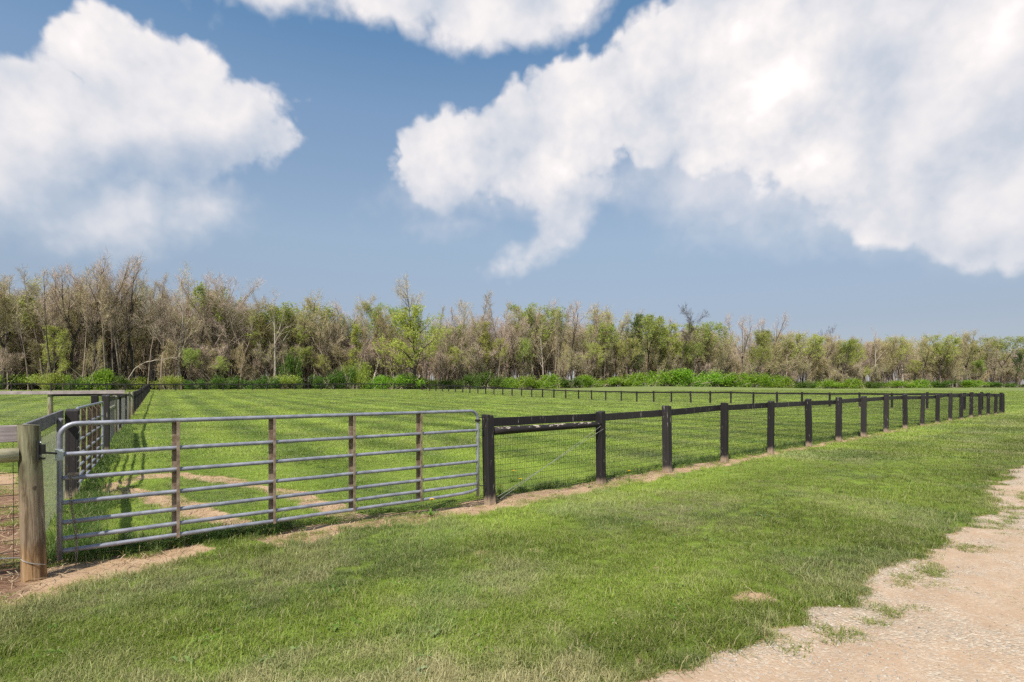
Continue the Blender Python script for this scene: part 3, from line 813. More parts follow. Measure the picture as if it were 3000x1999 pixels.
def make_bush(seed, lf, dens=4200, sx=1.0):
    r = np.random.default_rng(seed); V, Fq, mi = [], [], []
    lobes = [(r.normal(0, .62) * sx, r.normal(0, .5), r.uniform(.2, 1.05), r.uniform(.28, .62)) for _ in range(16)]
    def add(c, u, v, m_):
        k = len(V); V.extend([c - u, c + v, c + u, c - v]); Fq.append((k, k + 1, k + 2, k + 3)); mi.append(m_)
    for _ in range(dens):
        x, y, z, R = lobes[r.integers(len(lobes))]
        d = r.normal(size=3); d /= np.linalg.norm(d)
        c = np.array((x, y, z)) + d * R * abs(r.normal(.75, .28)) * np.array((1, 1, .85))
        if c[2] < 0.02: c[2] = abs(c[2]) * .6
        u = r.normal(size=3); u /= np.linalg.norm(u); v = np.cross(u, r.normal(size=3)); v /= np.linalg.norm(v)
        sz = r.uniform(.028, .066); add(c, u * sz, v * sz * .7, 1)
    for _ in range(60):
        a = np.array((r.normal(0, .35) * sx, r.normal(0, .3), 0)); x, y, z, R = lobes[r.integers(len(lobes))]
        b = np.array((x, y, z)) + r.normal(0, .4, 3); b[2] = abs(b[2]) + .3
        o = np.cross(b - a, r.normal(size=3)); o = o / np.linalg.norm(o) * .012
        k = len(V); V.extend([a - o, a + o, b + o * .4, b - o * .4]); Fq.append((k, k + 1, k + 2, k + 3)); mi.append(0)
    sel = np.array(mi); Vn = np.array(V).reshape(-1, 4, 3)
    lv = Vn[sel == 1].reshape(-1, 3); st = Vn[sel == 0].reshape(-1, 3)
    return (fast_mesh('foliage', lv, np.arange(len(lv)).reshape(-1, 4), 4, LEAF[lf]), fast_mesh('stems', st, np.arange(len(st)).reshape(-1, 4), 4, TWIG['grey']),
            fast_mesh('whole_bush', Vn.reshape(-1, 3), np.arange(len(V)).reshape(-1, 4), 4, [TWIG['grey'], LEAF[lf]], mi))
BUSH = {k: make_bush(s, lf) for k, s, lf in (('bright_a', 1, 'bush'), ('bright_b', 2, 'bush'), ('lime', 3, 'green'), ('dark', 4, 'dark'), ('green', 5, 'dark'))}

ORD = ['first', 'second', 'third', 'fourth', 'fifth', 'sixth', 'seventh', 'eighth', 'ninth', 'tenth', 'eleventh', 'twelfth', 'thirteenth', 'fourteenth', 'fifteenth', 'sixteenth', 'seventeenth', 'eighteenth', 'nineteenth', 'twentieth']
def ordinal(n):
    if n <= 20: return ORD[n - 1]
    t = {2: 'twenty', 3: 'thirty', 4: 'forty', 5: 'fifty', 6: 'sixty'}[n // 10]
    return t + '-' + ORD[n % 10 - 1] if n % 10 else {2: 'twentieth', 3: 'thirtieth', 4: 'fortieth', 5: 'fiftieth', 6: 'sixtieth'}[n // 10]

# photo column, photo row of the top, kind, extra distance behind the wood edge, width factor
FRONT = [(12, 785, 'bud_b', 1, 1.0), (95, 835, 'bare_a', 4, 1), (210, 768, 'tall_bare_b', 2, 1.0), (160, 940, 'leafy_a', -1, .75), (275, 748, 'tall_bare_a', 3, 1.0), (318, 752, 'tall_bare_c', 5, 1), (262, 985, 'bud_a', 0, .7),
  (350, 782, 'bare_c', 3, .9), (392, 768, 'tall_bare_b', 4, 1), (432, 792, 'thin_a', 2, 1), (470, 830, 'bare_b', 0, .9), (522, 772, 'pale_a', 1, 1), (562, 792, 'tall_bare_a', 5, 1), (622, 800, 'tall_bare_c', 4, 1.1), (668, 812, 'bare_c', 3, 1),
  (700, 850, 'bare_b', 1, .9), (742, 868, 'amber_a', 2, 1.0), (770, 905, 'leafy_b', 4, .9), (806, 840, 'dead_a', 0, 1), (866, 890, 'leafy_b', 4, 1.1), (912, 862, 'bud_b', 3, 1.0), (955, 925, 'bare_a', 0, 1), (1003, 888, 'bare_c', 5, .9),
  (1032, 958, 'ivy_column', 0, .9), (1074, 868, 'bud_a', 5, .9), (1118, 890, 'leafy_b', 6, .6), (1088, 925, 'bare_b', 1, 1), (1152, 900, 'amber_a', 3, .9), (1214, 818, 'big_maple', -2, 1.25), (1292, 900, 'thin_a', 2, 1), (1346, 882, 'bare_a', 4, 1.0),
  (1400, 856, 'thin_a', 5, 1.1), (1430, 930, 'leafy_a', 2, .7), (1472, 862, 'thin_a', 6, 1.2), (1508, 945, 'bare_c', 0, 1), (1568, 892, 'leafy_b', 6, .9), (1592, 915, 'pale_a', 1, .9), (1630, 890, 'thin_a', 5, 1.2), (1672, 878, 'bare_c', 4, 1.1),
  (1706, 890, 'bare_b', 2, .9), (1760, 892, 'bud_a', 4, 1.0), (1736, 1000, 'leafy_a', 0, .8), (1804, 902, 'bud_b', 5, .9), (1858, 916, 'leafy_c', 6, .8), (1902, 924, 'leafy_b', 2, .8), (1960, 938, 'leafy_a', 6, .8), (1986, 898, 'flat_top', 0, 1.0),
  (2042, 945, 'leafy_b', 5, .9), (2076, 955, 'bud_a', 2, 1), (2120, 975, 'bare_b', 1, 1), (2172, 920, 'bare_c', 6, 1.0), (2256, 920, 'tall_bare_b', 6, 1.0), (2305, 965, 'bud_a', 2, 1.1), (2352, 972, 'leafy_a', 4, .9), (2402, 975, 'amber_a', 2, 1.1),
  (2450, 955, 'flat_top', 6, .7), (2478, 995, 'leafy_b', 2, .8), (2518, 985, 'leafy_a', 5, .9), (2562, 955, 'dead_a', 3, .8), (2602, 982, 'leafy_a', 5, .9), (2645, 985, 'bare_b', 2, 1.1), (2708, 985, 'bud_b', 2, 1.1), (2752, 975, 'leafy_a', 5, .9),
  (2832, 966, 'bud_b', 3, 1.1), (2888, 993, 'bare_b', 2, 1), (2928, 986, 'leafy_b', 5, .9), (2972, 1018, 'leafy_c', 1, .8), (3010, 1002, 'bare_c', 3, 1),
  (560, 1020, 'leafy_b', -1, .7), (640, 1040, 'leafy_a', -1, .7), (705, 1000, 'amber_a', -1, .7), (890, 1015, 'leafy_b', -1, .7), (940, 1035, 'leafy_a', -1, .7), (1335, 1010, 'leafy_a', 0, .7), (1455, 985, 'leafy_a', 0, .6), (1535, 990, 'leafy_b', 0, .6), (1640, 1010, 'bud_a', 0, .8), (1840, 985, 'leafy_a', 0, .7), (1930, 1000, 'bud_a', 0, .8), (2015, 1000, 'leafy_b', 0, .7), (2110, 1010, 'bud_b', -1, .8), (2215, 1015, 'leafy_b', -1, .7), (2430, 1040, 'bud_a', -1, .8), (2590, 1045, 'bud_b', -1, .8), (2680, 1050, 'leafy_a', -1, .7), (2790, 1050, 'bud_a', -1, .8), (2870, 1055, 'leafy_b', -1, .7)]
LOOK = dict(tall_bare_a='tall dark-stemmed bare tree', tall_bare_b='tall forked tree with reddish buds', tall_bare_c='tall many-stemmed bare pinkish tree', bare_a='tan twiggy bare tree', bare_b='grey spreading bare tree', bare_c='pinkish-brown bare tree',
  thin_a='thin whip-like bare tree', pale_a='pale-barked bare tree', dead_a='dead pale-trunked tree with bare limbs', bud_a='hazy tree in pale yellow-green bud', bud_b='broad tree in yellow-green bud', amber_a='amber-budded rounded tree', leafy_a='lime green leafy tree',
  leafy_b='mid green leafy tree', leafy_c='dark green leafy tree', big_maple='biggest tree of the wood, lime leaves below bare top', flat_top='dark bare tree with flat spreading top', ivy_column='narrow column of lime green leaves')
VARY = dict(bare_a=['bare_a', 'bare_d'], bare_b=['bare_b', 'bare_e'], bare_c=['bare_c', 'bare_f'], bud_a=['bud_a', 'bud_c'], leafy_a=['leafy_a', 'leafy_d'])
cnt = {}; tot = {}
for f in FRONT: tot[f[2]] = tot.get(f[2], 0) + 1
for px, top, kind, back, wf in sorted(FRONT):
    T_ = TREES[random.choice(VARY.get(kind, [kind]))]; Y = float(wood_Y(px)) + back; X = (px - CX_PX) * Y / F_PX; z = z1(X, Y)
    hgt = CAM_Z + (HOR_PX - top) * Y / F_PX - z
    k = hgt / T_.H; wf = wf * min(1.25, 24 / T_.H)
    cnt[kind] = cnt.get(kind, 0) + 1
    lab = LOOK[kind] if tot[kind] == 1 else '%s, %s of its kind from the left' % (LOOK[kind], ordinal(cnt[kind]))
    if tot[kind] == 1 and 'wood' not in lab: lab += ' at the edge of the wood'
    t = thing('woodland_tree', lab, 'tree', (X, Y, z), 'trees along the front of the wood')
    rz = random.uniform(0, 2 * pi) if kind not in ('dead_a',) else 0.4
    t.rotation_euler = (0, 0, rz); t.scale = (k * wf, k * wf, k)
    link('trunk', T_.trunk, t); link('crown', T_.crown, t)

BUSHES = [(140, 1078, 'lime', 70), (240, 1098, 'green', 70), (290, 1066, 'bright_a', 95), (345, 1092, 'green', 70), (505, 1090, 'lime', 60), (575, 1104, 'green', 60), (655, 1088, 'green', 80),
  (720, 1108, 'dark', 60), (782, 1092, 'green', 70), (848, 1022, 'dark', 55), (838, 1088, 'lime', 80), (955, 1085, 'green', 80), (1020, 1062, 'green', 70), (1050, 1040, 'lime', 60), (1105, 1090, 'bright_a', 80), (1172, 1085, 'bright_b', 100), (1250, 1106, 'dark', 60), (1320, 1102, 'green', 70),
  (1372, 1092, 'dark', 60), (1428, 1084, 'dark', 90), (1488, 1102, 'bright_a', 70), (1540, 1096, 'bright_b', 80), (1605, 1090, 'bright_a', 90), (1672, 1102, 'green', 70), (1722, 1094, 'bright_a', 85), (1790, 1102, 'bright_b', 80), (1858, 1094, 'bright_a', 100), (1930, 1086, 'bright_b', 110), (2005, 1080, 'bright_a', 110), (2080, 1086, 'bright_b', 110),
  (2150, 1092, 'bright_a', 100), (2222, 1094, 'bright_b', 100), (2290, 1104, 'bright_a', 80), (2358, 1114, 'green', 60), (2412, 1108, 'bright_b', 80), (2490, 1104, 'bright_a', 90), (2560, 1114, 'green', 70), (2620, 1112, 'bright_b', 70), (2690, 1108, 'bright_a', 80), (2760, 1110, 'green', 80), (2845, 1110, 'bright_a', 70), (2925, 1118, 'dark', 60)]
BLOOK = dict(bright_a='bright green honeysuckle bush', bright_b='bright green rounded bush', lime='lime green loose bush', dark='dark green leafy bush', green='mid green understorey bush')
cnt = {}
for px, top, kind, wpx in BUSHES:
    Y = float(wood_Y(px)) - 3.0; X = (px - CX_PX) * Y / F_PX; z = z1(X, Y)
    hgt = (CAM_Z + (HOR_PX - top) * Y / F_PX - z) * (1.22 if 1830 < px < 2320 else 1.08 if px > 1400 else 1.0); wid = wpx * Y / F_PX
    cnt[kind] = cnt.get(kind, 0) + 1
    t = thing('woodland_bush', '%s below the wood, %s of its kind from the left' % (BLOOK[kind], ordinal(cnt[kind])), 'bush', (X, Y, z - .05), 'bushes along the foot of the wood')
    t.rotation_euler = (0, 0, random.uniform(-.5, .5) + random.choice((0, pi)))
    t.scale = (wid / 2.3, max(wid / 2.6, 1.6), hgt / 1.55)
    link('foliage', BUSH[kind][0], t); link('stems', BUSH[kind][1], t)

# the mass of the wood behind the first trees
WOODK = ('tall_bare_a', 'tall_bare_c', 'bare_a', 'bare_b', 'bare_c', 'thin_a', 'bud_a', 'bud_b', 'leafy_b')
BRUSH = [Tree(40 + k, 8, .07, .04, 26, (20, 55), .38, 7, 7, .8, up=.8, fork=(0, 3, 4)[k], twig=('tan', 'grey', 'pink')[k], bark='grey', leaf=('bud', 'lime', 'bud')[k], leaf_n=(.3, .5, .2)[k], leaf_s=.16, wander=.1, twig_w=.03) for k in range(3)]
POLES = [Tree(60 + k, 20, (.15, .12, .17)[k], .5, 9, (14, 34), .20, 6, 6, 1.1, up=.9, twig=('grey', 'tan', 'pink')[k], bark=('grey', 'grey', 'dark')[k], wander=.03, lean=(.03, -.05, .06)[k]) for k in range(3)]
protos = [TREES[k].whole for k in WOODK] + [BUSH['green'][2], BUSH['lime'][2]] + [b.whole for b in BRUSH] + [b.whole for b in POLES]
pH = [TREES[k].H for k in WOODK]
tops = np.array(sorted((f[0], f[1]) for f in FRONT if f[2] not in ('leafy_a', 'ivy_column') and f[3] >= 1), float)
pts, rot, scl, pick = [], [], [], []
for i in range(1200):
    px = RNG.uniform(-260, 3260); dep = 5 + 110 * RNG.random() ** 1.5
    Y = float(wood_Y(px)) + dep; X = (px - CX_PX) * Y / F_PX; z = z1(X, Y)
    tp = np.interp(px, tops[:, 0], np.convolve(np.pad(tops[:, 1], 3, 'edge'), np.ones(7) / 7, 'valid'))
    hgt = (CAM_Z + (HOR_PX - tp) * float(wood_Y(px)) / F_PX - z) * RNG.uniform(.72, .98)
    k = RNG.choice(9, p=[.14, .16, .15, .14, .17, .10, .08, .04, .02] if px < 1500 else [.06, .08, .13, .13, .13, .07, .20, .15, .05]); s = hgt / pH[k]
    pts.append((X, Y, z)); rot.append((0, 0, RNG.uniform(0, 6.28))); scl.append((s * .95, s * .95, s)); pick.append(k)
for i in range(800):
    px = RNG.uniform(-220, 3220); dep = 1 + 90 * RNG.random() ** 1.6
    Y = float(wood_Y(px)) + dep; X = (px - CX_PX) * Y / F_PX; z = z1(X, Y); s = RNG.uniform(4.5, 11.5) / 8 * (1 + dep / 140)
    pts.append((X, Y, z)); rot.append((0, 0, RNG.uniform(0, 6.28))); scl.append((s, s, s)); pick.append(11 + RNG.integers(3))
for i in range(150):
    px = RNG.uniform(-200, 3200) if i > 45 else RNG.uniform(-50, 720); dep = RNG.uniform(-1, 14)
    Y = float(wood_Y(px)) + dep; X = (px - CX_PX) * Y / F_PX; z = z1(X, Y); k = int(RNG.integers(3))
    tp = np.interp(px, tops[:, 0], np.convolve(np.pad(tops[:, 1], 3, 'edge'), np.ones(7) / 7, 'valid'))
    s = (CAM_Z + (HOR_PX - tp) * float(wood_Y(px)) / F_PX - z) * RNG.uniform(.7, 1.02) / POLES[k].H
    pts.append((X, Y, z)); rot.append((0, 0, RNG.uniform(0, 6.28))); scl.append((s, s, s)); pick.append(14 + k)
for i in range(170):
    px = RNG.uniform(-200, 3200); dep = RNG.uniform(1, 30)
    Y = float(wood_Y(px)) + dep; X = (px - CX_PX) * Y / F_PX; z = z1(X, Y); s = RNG.uniform(1.2, 2.6)
    pts.append((X, Y, z - .1)); rot.append((0, 0, RNG.uniform(0, 6.28))); scl.append((s * 1.3, s * 1.3, s)); pick.append(9 + RNG.integers(2))
scatter('woodland', pts, rot, scl, pick, np.ones((len(pts), 3)), protos, 'deep mass of bare and budding trees behind the first row', 'woodland')

# ------------------------------------------------------------------ fences
H_POST = 1.36
def post_mesh(name, w, h, mat, foot=1.0, top_slope=.012, ch=.014):
    mb = MB(); a = w / 2; c = ch
    prof = [(-a + c, -a), (a - c, -a), (a, -a + c), (a, a - c), (a - c, a), (-a + c, a), (-a, a - c), (-a, -a + c)]
    n = 8; zs = [-.35, 0, .08, .45, .9, h - .012, h]
    rr = random.Random(hash(name) % 1000 + int(w * 1000))
    vs = []
    for i, z in enumerate(zs):
        k = 1 + rr.uniform(-.02, .02); kx = .94 if i == len(zs) - 1 else 1
        ox, oy = rr.uniform(-.003, .003), rr.uniform(-.003, .003)
        vs += [(x * k * kx + ox, y * k * kx + oy, z + (top_slope * x / a if i >= len(zs) - 2 else 0)) for x, y in prof]
    fs = [(i * n + j, i * n + (j + 1) % n, (i + 1) * n + (j + 1) % n, (i + 1) * n + j) for i in range(len(zs) - 1) for j in range(n)]
    fs += [tuple((len(zs) - 1) * n + j for j in range(n)), tuple(range(n))[::-1]]
    mb.raw(vs, fs)
    me = mb.mesh(name, mat); fattr(me, 'post_foot', np.full(len(mb.v), foot))
    return me
POSTS = [post_mesh('post', .14 + .004 * k, H_POST + .012 * k, M_black, top_slope=.01 * (-1) ** k) for k in range(4)]
_mesh_cache = {}
def wire_panel(L, h0, h1, mat, dv=.051, dh=.102, w=.0034):
    """no-climb wire: verticals and horizontals as thin three-sided wires, along +X from 0 to L"""
    key = (round(L, 2), round(h0, 2), round(h1, 2), mat.name, dv, w)
    if key in _mesh_cache: return _mesh_cache[key]
    V, Fq = [], []; rr = random.Random(5)
    def wire(a, b, o1, o2):
        k = len(V)
        for p in (a, b):
            V.append(tuple(np.add(p, o1))); V.append(tuple(np.add(p, o2))); V.append(tuple(np.subtract(p, np.add(o1, o2))))
        for j in range(3): Fq.append((k + j, k + (j + 1) % 3, k + 3 + (j + 1) % 3, k + 3 + j))
    x = dv * .5
    while x < L:
        j = rr.uniform(-.004, .004)
        wire((x + j, 0, h0), (x - j, 0, h1), (w * .5, 0, 0), (0, w * .5, 0)); x += dv
    z = h0 + .01
    while z < h1:
        wire((0, .003, z), (L / 2, .003 + rr.uniform(-.01, .01), z + rr.uniform(-.006, .006)), (0, 0, w * .6), (0, w * .5, 0))
        wire((L / 2, .003, z), (L, .003, z), (0, 0, w * .6), (0, w * .5, 0)); z += dh
    me = fast_mesh('wire_mesh', V, Fq, 4, mat); _mesh_cache[key] = me
    return me
def rail_between(parent, base, a, b, za, zb, h, t, mat, name='rail', sag=0.0):
    """a board from a to b (plan), with its centre at za, zb; slightly uneven"""
    mb = MB(); mb.beam((a[0] - base[0], a[1] - base[1], za - base[2]), (b[0] - base[0], b[1] - base[1], zb - base[2]), t, h, .005)
    o = mb.build(name, mat, parent); fattr(o.data, 'post_foot', np.zeros(len(mb.v)))
    return o

def board_fence(name, label, P, base_z=None, side=1.0, mesh_mat=M_wire_dark, board_h=.135, heights=None, wire=True, first_post=True, wire_w=.0034, dv=.051, rails=True, seed=3):
    """posts at the plan points P; top board and wire on the side given by `side` (+1 = left of travel)"""
    rr = random.Random(seed)
    P = [np.asarray(p, float) for p in P]; base = (P[0][0], P[0][1], zg1(*P[0]))
    t = thing(name, label, 'fence', base)
    zs = [zg1(*p) for p in P]; tops = []
    for i, p in enumerate(P):
        d = P[min(i + 1, len(P) - 1)] - P[max(i - 1, 0)]; ang = math.atan2(d[1], d[0])
        dh = rr.uniform(-.03, .04); tops.append(zs[i] + H_POST + dh)
        if i == 0 and not first_post: continue
        o = link('post', rr.choice(POSTS), t, (p[0] - base[0], p[1] - base[1], zs[i] - base[2] + dh), ang + rr.uniform(-.05, .05))
        o.rotation_euler[0] = rr.gauss(0, .014); o.rotation_euler[1] = rr.gauss(0, .014)
    for i in range(len(P) - 1):
        a, b = P[i], P[i + 1]; d = b - a; L = np.linalg.norm(d); u = d / L; n = np.array((-u[1], u[0])) * side
        ea, eb = a + n * .088 + u * .004, b + n * .088 - u * .004
        if rails:
            rail_between(t, base, ea, eb, tops[i] - .045 - board_h / 2 + rr.uniform(-.01, .01), tops[i + 1] - .045 - board_h / 2 + rr.uniform(-.01, .01), board_h, .027, M_black)
        if wire:
            me = wire_panel(L, .04, H_POST - .10, mesh_mat, dv=dv, w=wire_w)
            wa = a + n * .074
            o = link('wire_mesh', me, t, (wa[0] - base[0], wa[1] - base[1], zs[i] - base[2]), math.atan2(u[1], u[0]))
            o.rotation_euler[1] = -math.atan2(zs[i + 1] - zs[i], L); o['kind'] = 'stuff'
    return t, base, zs, tops

def ray_on_line(px, a, b):
    """plan point where the photo column px meets the line a-b"""
    k = (px - CX_PX) / F_PX; d = b - a
    s = (k * a[1] - a[0]) / (d[0] - k * d[1]); return a + d * s
RIGHT_PX = [1434, 1761, 1955.5, 2122, 2258, 2370, 2457.5, 2530, 2596, 2652, 2702, 2746, 2784, 2816, 2845, 2871, 2895, 2917, 2939]
RP = [ray_on_line(p, POST1, FENCE_END) for p in RIGHT_PX]
rf, rfb, rfz, rft = board_fence('black_board_fence', 'near black board fence with wire mesh running right from the big gate', RP, side=1.0, wire_w=.0042)
# round brace rail and diagonal brace wires in the first bay
a3 = Vector((RP[0][0] - rfb[0], RP[0][1] - rfb[1], 0)); b3 = Vector((RP[1][0] - rfb[0], RP[1][1] - rfb[1], rfz[1] - rfb[2]))
u3 = (b3 - a3).normalized(); nn = Vector((u3.y, -u3.x, 0)).normalized()
mb = MB(); rr = random.Random(3); pth = [a3.lerp(b3, k / 9) + Vector((0, 0, 1.105)) + u3 * (.07 if k == 0 else 0) - u3 * (.05 if k == 9 else 0) + nn * .012 for k in range(10)]
mb.tube(pth, [.062 - .0012 * k + rr.uniform(-.002, .002) for k in range(10)], 14, rng=rr, jit=.03)
mb.build('brace_rail', M_peel, rf, smooth=True)
for k in (0, 1):
    mb = MB(); p0 = a3 + u3 * (.10 + .05 * k) + Vector((0, 0, .10 - .04 * k)) + nn * .075; p1 = b3 - u3 * (.03 + .06 * k) + Vector((0, 0, 1.02 + .06 * k)) + nn * .075
    mb.tube([p0, p0.lerp(p1, .33) + Vector((0, 0, -.012)), p0.lerp(p1, .66) + Vector((0, 0, -.008)), p1], .0032, 5); mb.build('brace_wire', M_wire, rf)

BR_PX = [2825, 2716, 2613, 2518.6, 2431, 2349.6, 2276.5, 2207, 2141, 2080.7, 2023.9, 1966.8, 1915, 1865.8, 1820, 1775, 1733, 1695, 1657.7, 1622.7, 1589.4, 1558, 1528, 1500, 1473, 1447, 1422.8, 1400, 1376.6, 1355.5, 1334, 1314.7, 1295.7, 1277, 1259]
BRB = np.array((-16.6, 108.2))
BP = [np.array((34.1, 38.6)), np.array((34.35, 40.5))] + [ray_on_line(p, BR0, BRB) for p in BR_PX] + [np.array((-18.2, 112.5)), BACK_CORNER]
board_fence('black_field_fence', 'low black fence crossing the far side of the mown field towards the wood', BP, side=1.0, board_h=.165, wire_w=.003, dv=.102, seed=11)
B0, B1 = np.array((-78.5, 86.9)), BACK_CORNER
BK = [B0 + (B1 - B0) * s for s in np.linspace(-.22, .985, 34)]
board_fence('black_back_fence', 'straight black fence along the foot of the wood at the back', BK, side=-1.0, board_h=.19, wire_w=.003, dv=.102, seed=12)

# dividing fence, left of the mown field
BLACKPOST = np.array((-6.82, 8.59)); GREYPOST = np.array((-6.02, 7.45)); G2END = np.array((-9.72, 13.25))
DA, DB, DC, DD = np.array((-14.21, 19.8)), np.array((-15.4, 21.7)), np.array((-18.1, 25.9)), np.array((-19.67, 28.4))
far = [DIV_E + (DIV_END - DIV_E) * s for s in np.linspace(0, .985, 30)]
df, dfb, dfz, dft = board_fence('dividing_fence', 'black mesh fence running straight away between the two fields on the left', [DD] + far, side=1.0, mesh_mat=M_wire, first_post=False, wire_w=.004, dv=.051, seed=14)
def rpost_mesh(name, r, h, mat, seed, slope=.02, n=18, foot=None):
    rr = random.Random(seed); mb = MB(); zs = np.linspace(-.35, h, 15); vs = []
    ph = [rr.uniform(0, 6.28) for _ in range(4)]
    for i, z in enumerate(zs):
        for k in range(n):
            an = 2 * pi * k / n
            q = r * (1.05 - .10 * max(z, 0) / h) * (1 + .018 * sin(2 * an + ph[0] + z * 1.3) + .014 * sin(3 * an + ph[1] - z * 2.0) + rr.uniform(-.008, .008))
            top = i == len(zs) - 1
            vs.append((cos(an) * q, sin(an) * q, z + (slope * cos(an + ph[2]) if top else 0)))
    m_ = len(zs)
    fs = [(i * n + k, i * n + (k + 1) % n, (i + 1) * n + (k + 1) % n, (i + 1) * n + k) for i in range(m_ - 1) for k in range(n)]
    mb.raw(vs, fs)
    mb.raw([(x * .985, y * .985, z + .004) for x, y, z in vs[-n:]], [tuple(range(n))], 0)
    return mb.mesh(name, mat, smooth=True)
def put_post(parent, base, p, me, rz=0.0, dz=0.0, tilt=(0, 0)):
    o = link('post', me, parent, (p[0] - base[0], p[1] - base[1], zg1(*p) - base[2] + dz), rz); o.rotation_euler[0], o.rotation_euler[1] = tilt
    return o
DROT = math.atan2(*(DIV_END - CORNER_POST)[::-1])
put_post(df, dfb, DA, rpost_mesh('post', .08, 1.40, M_wood, 21))
put_post(df, dfb, DB, POSTS[0], DROT, .03); put_post(df, dfb, DC, POSTS[1], DROT, .06)
put_post(df, dfb, DD, rpost_mesh('post', .08, 1.50, M_wood, 22)); put_post(df, dfb, DIV_E - np.array((-.5, .8)), rpost_mesh('post', .075, 1.44, M_wood, 23))
for a, b in ((G2END, DA), (DA, DB), (DB, DC), (DC, DD)):
    rail_between(df, dfb, a, b, zg1(*a) + 1.33, zg1(*b) + 1.35, .13, .03, M_black)
    L = float(np.linalg.norm(b - a)); wm = link('wire_mesh', wire_panel(L, .04, 1.26, M_wire, w=.004), df, (a[0] - dfb[0], a[1] - dfb[1], zg1(*a) - dfb[2]), math.atan2(*(b - a)[::-1])); wm['kind'] = 'stuff'
mb = MB(); p0 = Vector((G2END[0] - dfb[0], G2END[1] - dfb[1], zg1(*G2END) + 1.06 - dfb[2])); p1 = Vector((DA[0] - dfb[0], DA[1] - dfb[1], zg1(*DA) + 1.06 - dfb[2]))
mb.tube([p0.lerp(p1, k / 6) for k in range(7)], .055, 10); mb.build('brace_rail', M_wood, df, smooth=True)
pg = POSTS[2]
put_post(df, dfb, G2END, pg, DROT, .06); put_post(df, dfb, G2END + np.array((-.30, .05)), POSTS[1], DROT, .06)

# mesh bay between the corner post and the black gate post
dv_ = (BLACKPOST - CORNER_POST); Ld = np.linalg.norm(dv_); ud = dv_ / Ld; nd = np.array((ud[1], -ud[0]))
mf_base = (GREYPOST[0], GREYPOST[1], zg1(*GREYPOST))
mf = thing('mesh_fence_bay', 'short wire mesh bay with grey top board behind the round wooden post', 'fence', mf_base)
put_post(mf, mf_base, BLACKPOST, post_mesh('post', .17, 1.36, M_black, 1.0), DROT)
gpm = post_mesh('post', .065, 1.30, M_greyplank_dark, 0); put_post(mf, mf_base, GREYPOST - nd * .05, gpm, DROT)
pa, pb = CORNER_POST + ud * .13 - nd * .105, BLACKPOST - nd * .125
rail_between(mf, mf_base, pa, pb, 1.285, 1.285, .15, .035, M_greyplank_dark)
wm = link('wire_mesh', wire_panel(Ld - .1, .03, 1.24, M_wire, dv=.052, w=.0026), mf, (CORNER_POST[0] - nd[0] * .085 - mf_base[0], CORNER_POST[1] - nd[1] * .085 - mf_base[1], zg1(*CORNER_POST) - mf_base[2]), math.atan2(ud[1], ud[0])); wm['kind'] = 'stuff'
mb = MB(); rr = random.Random(9)
for k in range(9):                           # loose wire ends wrapped round the post
    z = .28 + k * .105; c = Vector((BLACKPOST[0] - mf_base[0], BLACKPOST[1] - mf_base[1], z))
    q0 = c + Vector((nd[0] * .09 - ud[0] * .10, nd[1] * .09 - ud[1] * .10, 0)); q1 = q0 + Vector((-ud[0] * .35, -ud[1] * .35, -.09))
    mb.tube([q0, q0.lerp(q1, .5) + Vector((nd[0] * .03, nd[1] * .03, .01)), q1], .0026, 4)
mb.tube([Vector((BLACKPOST[0] - mf_base[0] + nd[0] * .09 - ud[0] * .1, BLACKPOST[1] - mf_base[1] + nd[1] * .09 - ud[1] * .1, z)) for z in (.1, .5, .9, 1.3)], .003, 4)
mb.build('loose_wire', M_wire, mf)

# corner: big round post with board, brace and mesh going off to the left
cb = (CORNER_POST[0], CORNER_POST[1], zg1(*CORNER_POST))
cf = thing('corner_fence', 'big round wooden corner post with grey board and pale brace going off left', 'fence', cb)
cp = link('post', rpost_mesh('post', .086, 1.376, M_roundpost, 31, slope=.010, n=28), cf); cp['label'] = 'thick round treated wooden post, greenish at the top'
cp.rotation_euler = (radians(.3), radians(-1.7), 0)
gd = (GATE_B - GATE_A) / np.linalg.norm(GATE_B - GATE_A); ld = -gd; gn = np.array((gd[1], -gd[0]))
L2 = 2.44
e = CORNER_POST + ld * L2
rail_between(cf, cb, CORNER_POST + ld * .06 - gn * .10, e - gn * .10, 1.30 + cb[2], 1.30 + cb[2], .15, .035, M_greyplank)
mb = MB(); p0 = Vector((ld[0] * .10, ld[1] * .10, 1.115)); p1 = Vector((ld[0] * L2, ld[1] * L2, 1.115))
mb.tube([p0.lerp(p1, k / 5) for k in range(6)], .062, 14); mb.build('brace_rail', M_brace, cf, smooth=True)
wm = link('wire_mesh', wire_panel(L2, .02, 1.24, M_wire_dark, dv=.102, w=.0042), cf, (-gn[0] * .09 + ld[0] * L2, -gn[1] * .09 + ld[1] * L2, 0), math.atan2(gd[1], gd[0])); wm['kind'] = 'stuff'
o = link('post', rpost_mesh('post', .10, 1.36, M_roundpost, 33), cf, (ld[0] * L2, ld[1] * L2, 0))
for k in (0, 1):
    mb = MB(); q = [Vector((ld[0] * 1.4 + gn[0] * .12, ld[1] * 1.4 + gn[1] * .12, .55 + .03 * k)), Vector((ld[0] * .5 + gn[0] * .125, ld[1] * .5 + gn[1] * .125, .26 + .02 * k)), Vector((ld[0] * .092, ld[1] * .092, .20)) + Vector((gn[0] * .03, gn[1] * .03, 0))]
    for j in range(6):
        an = math.atan2(ld[1], ld[0]) + (.25 + j * .45) * (1 if k == 0 else -1)
        q.append(Vector((cos(an) * .096, sin(an) * .096, .19 - .016 * j)))
    mb.tube(q, .0045, 5); mb.build('brace_wire', M_wire, cf)

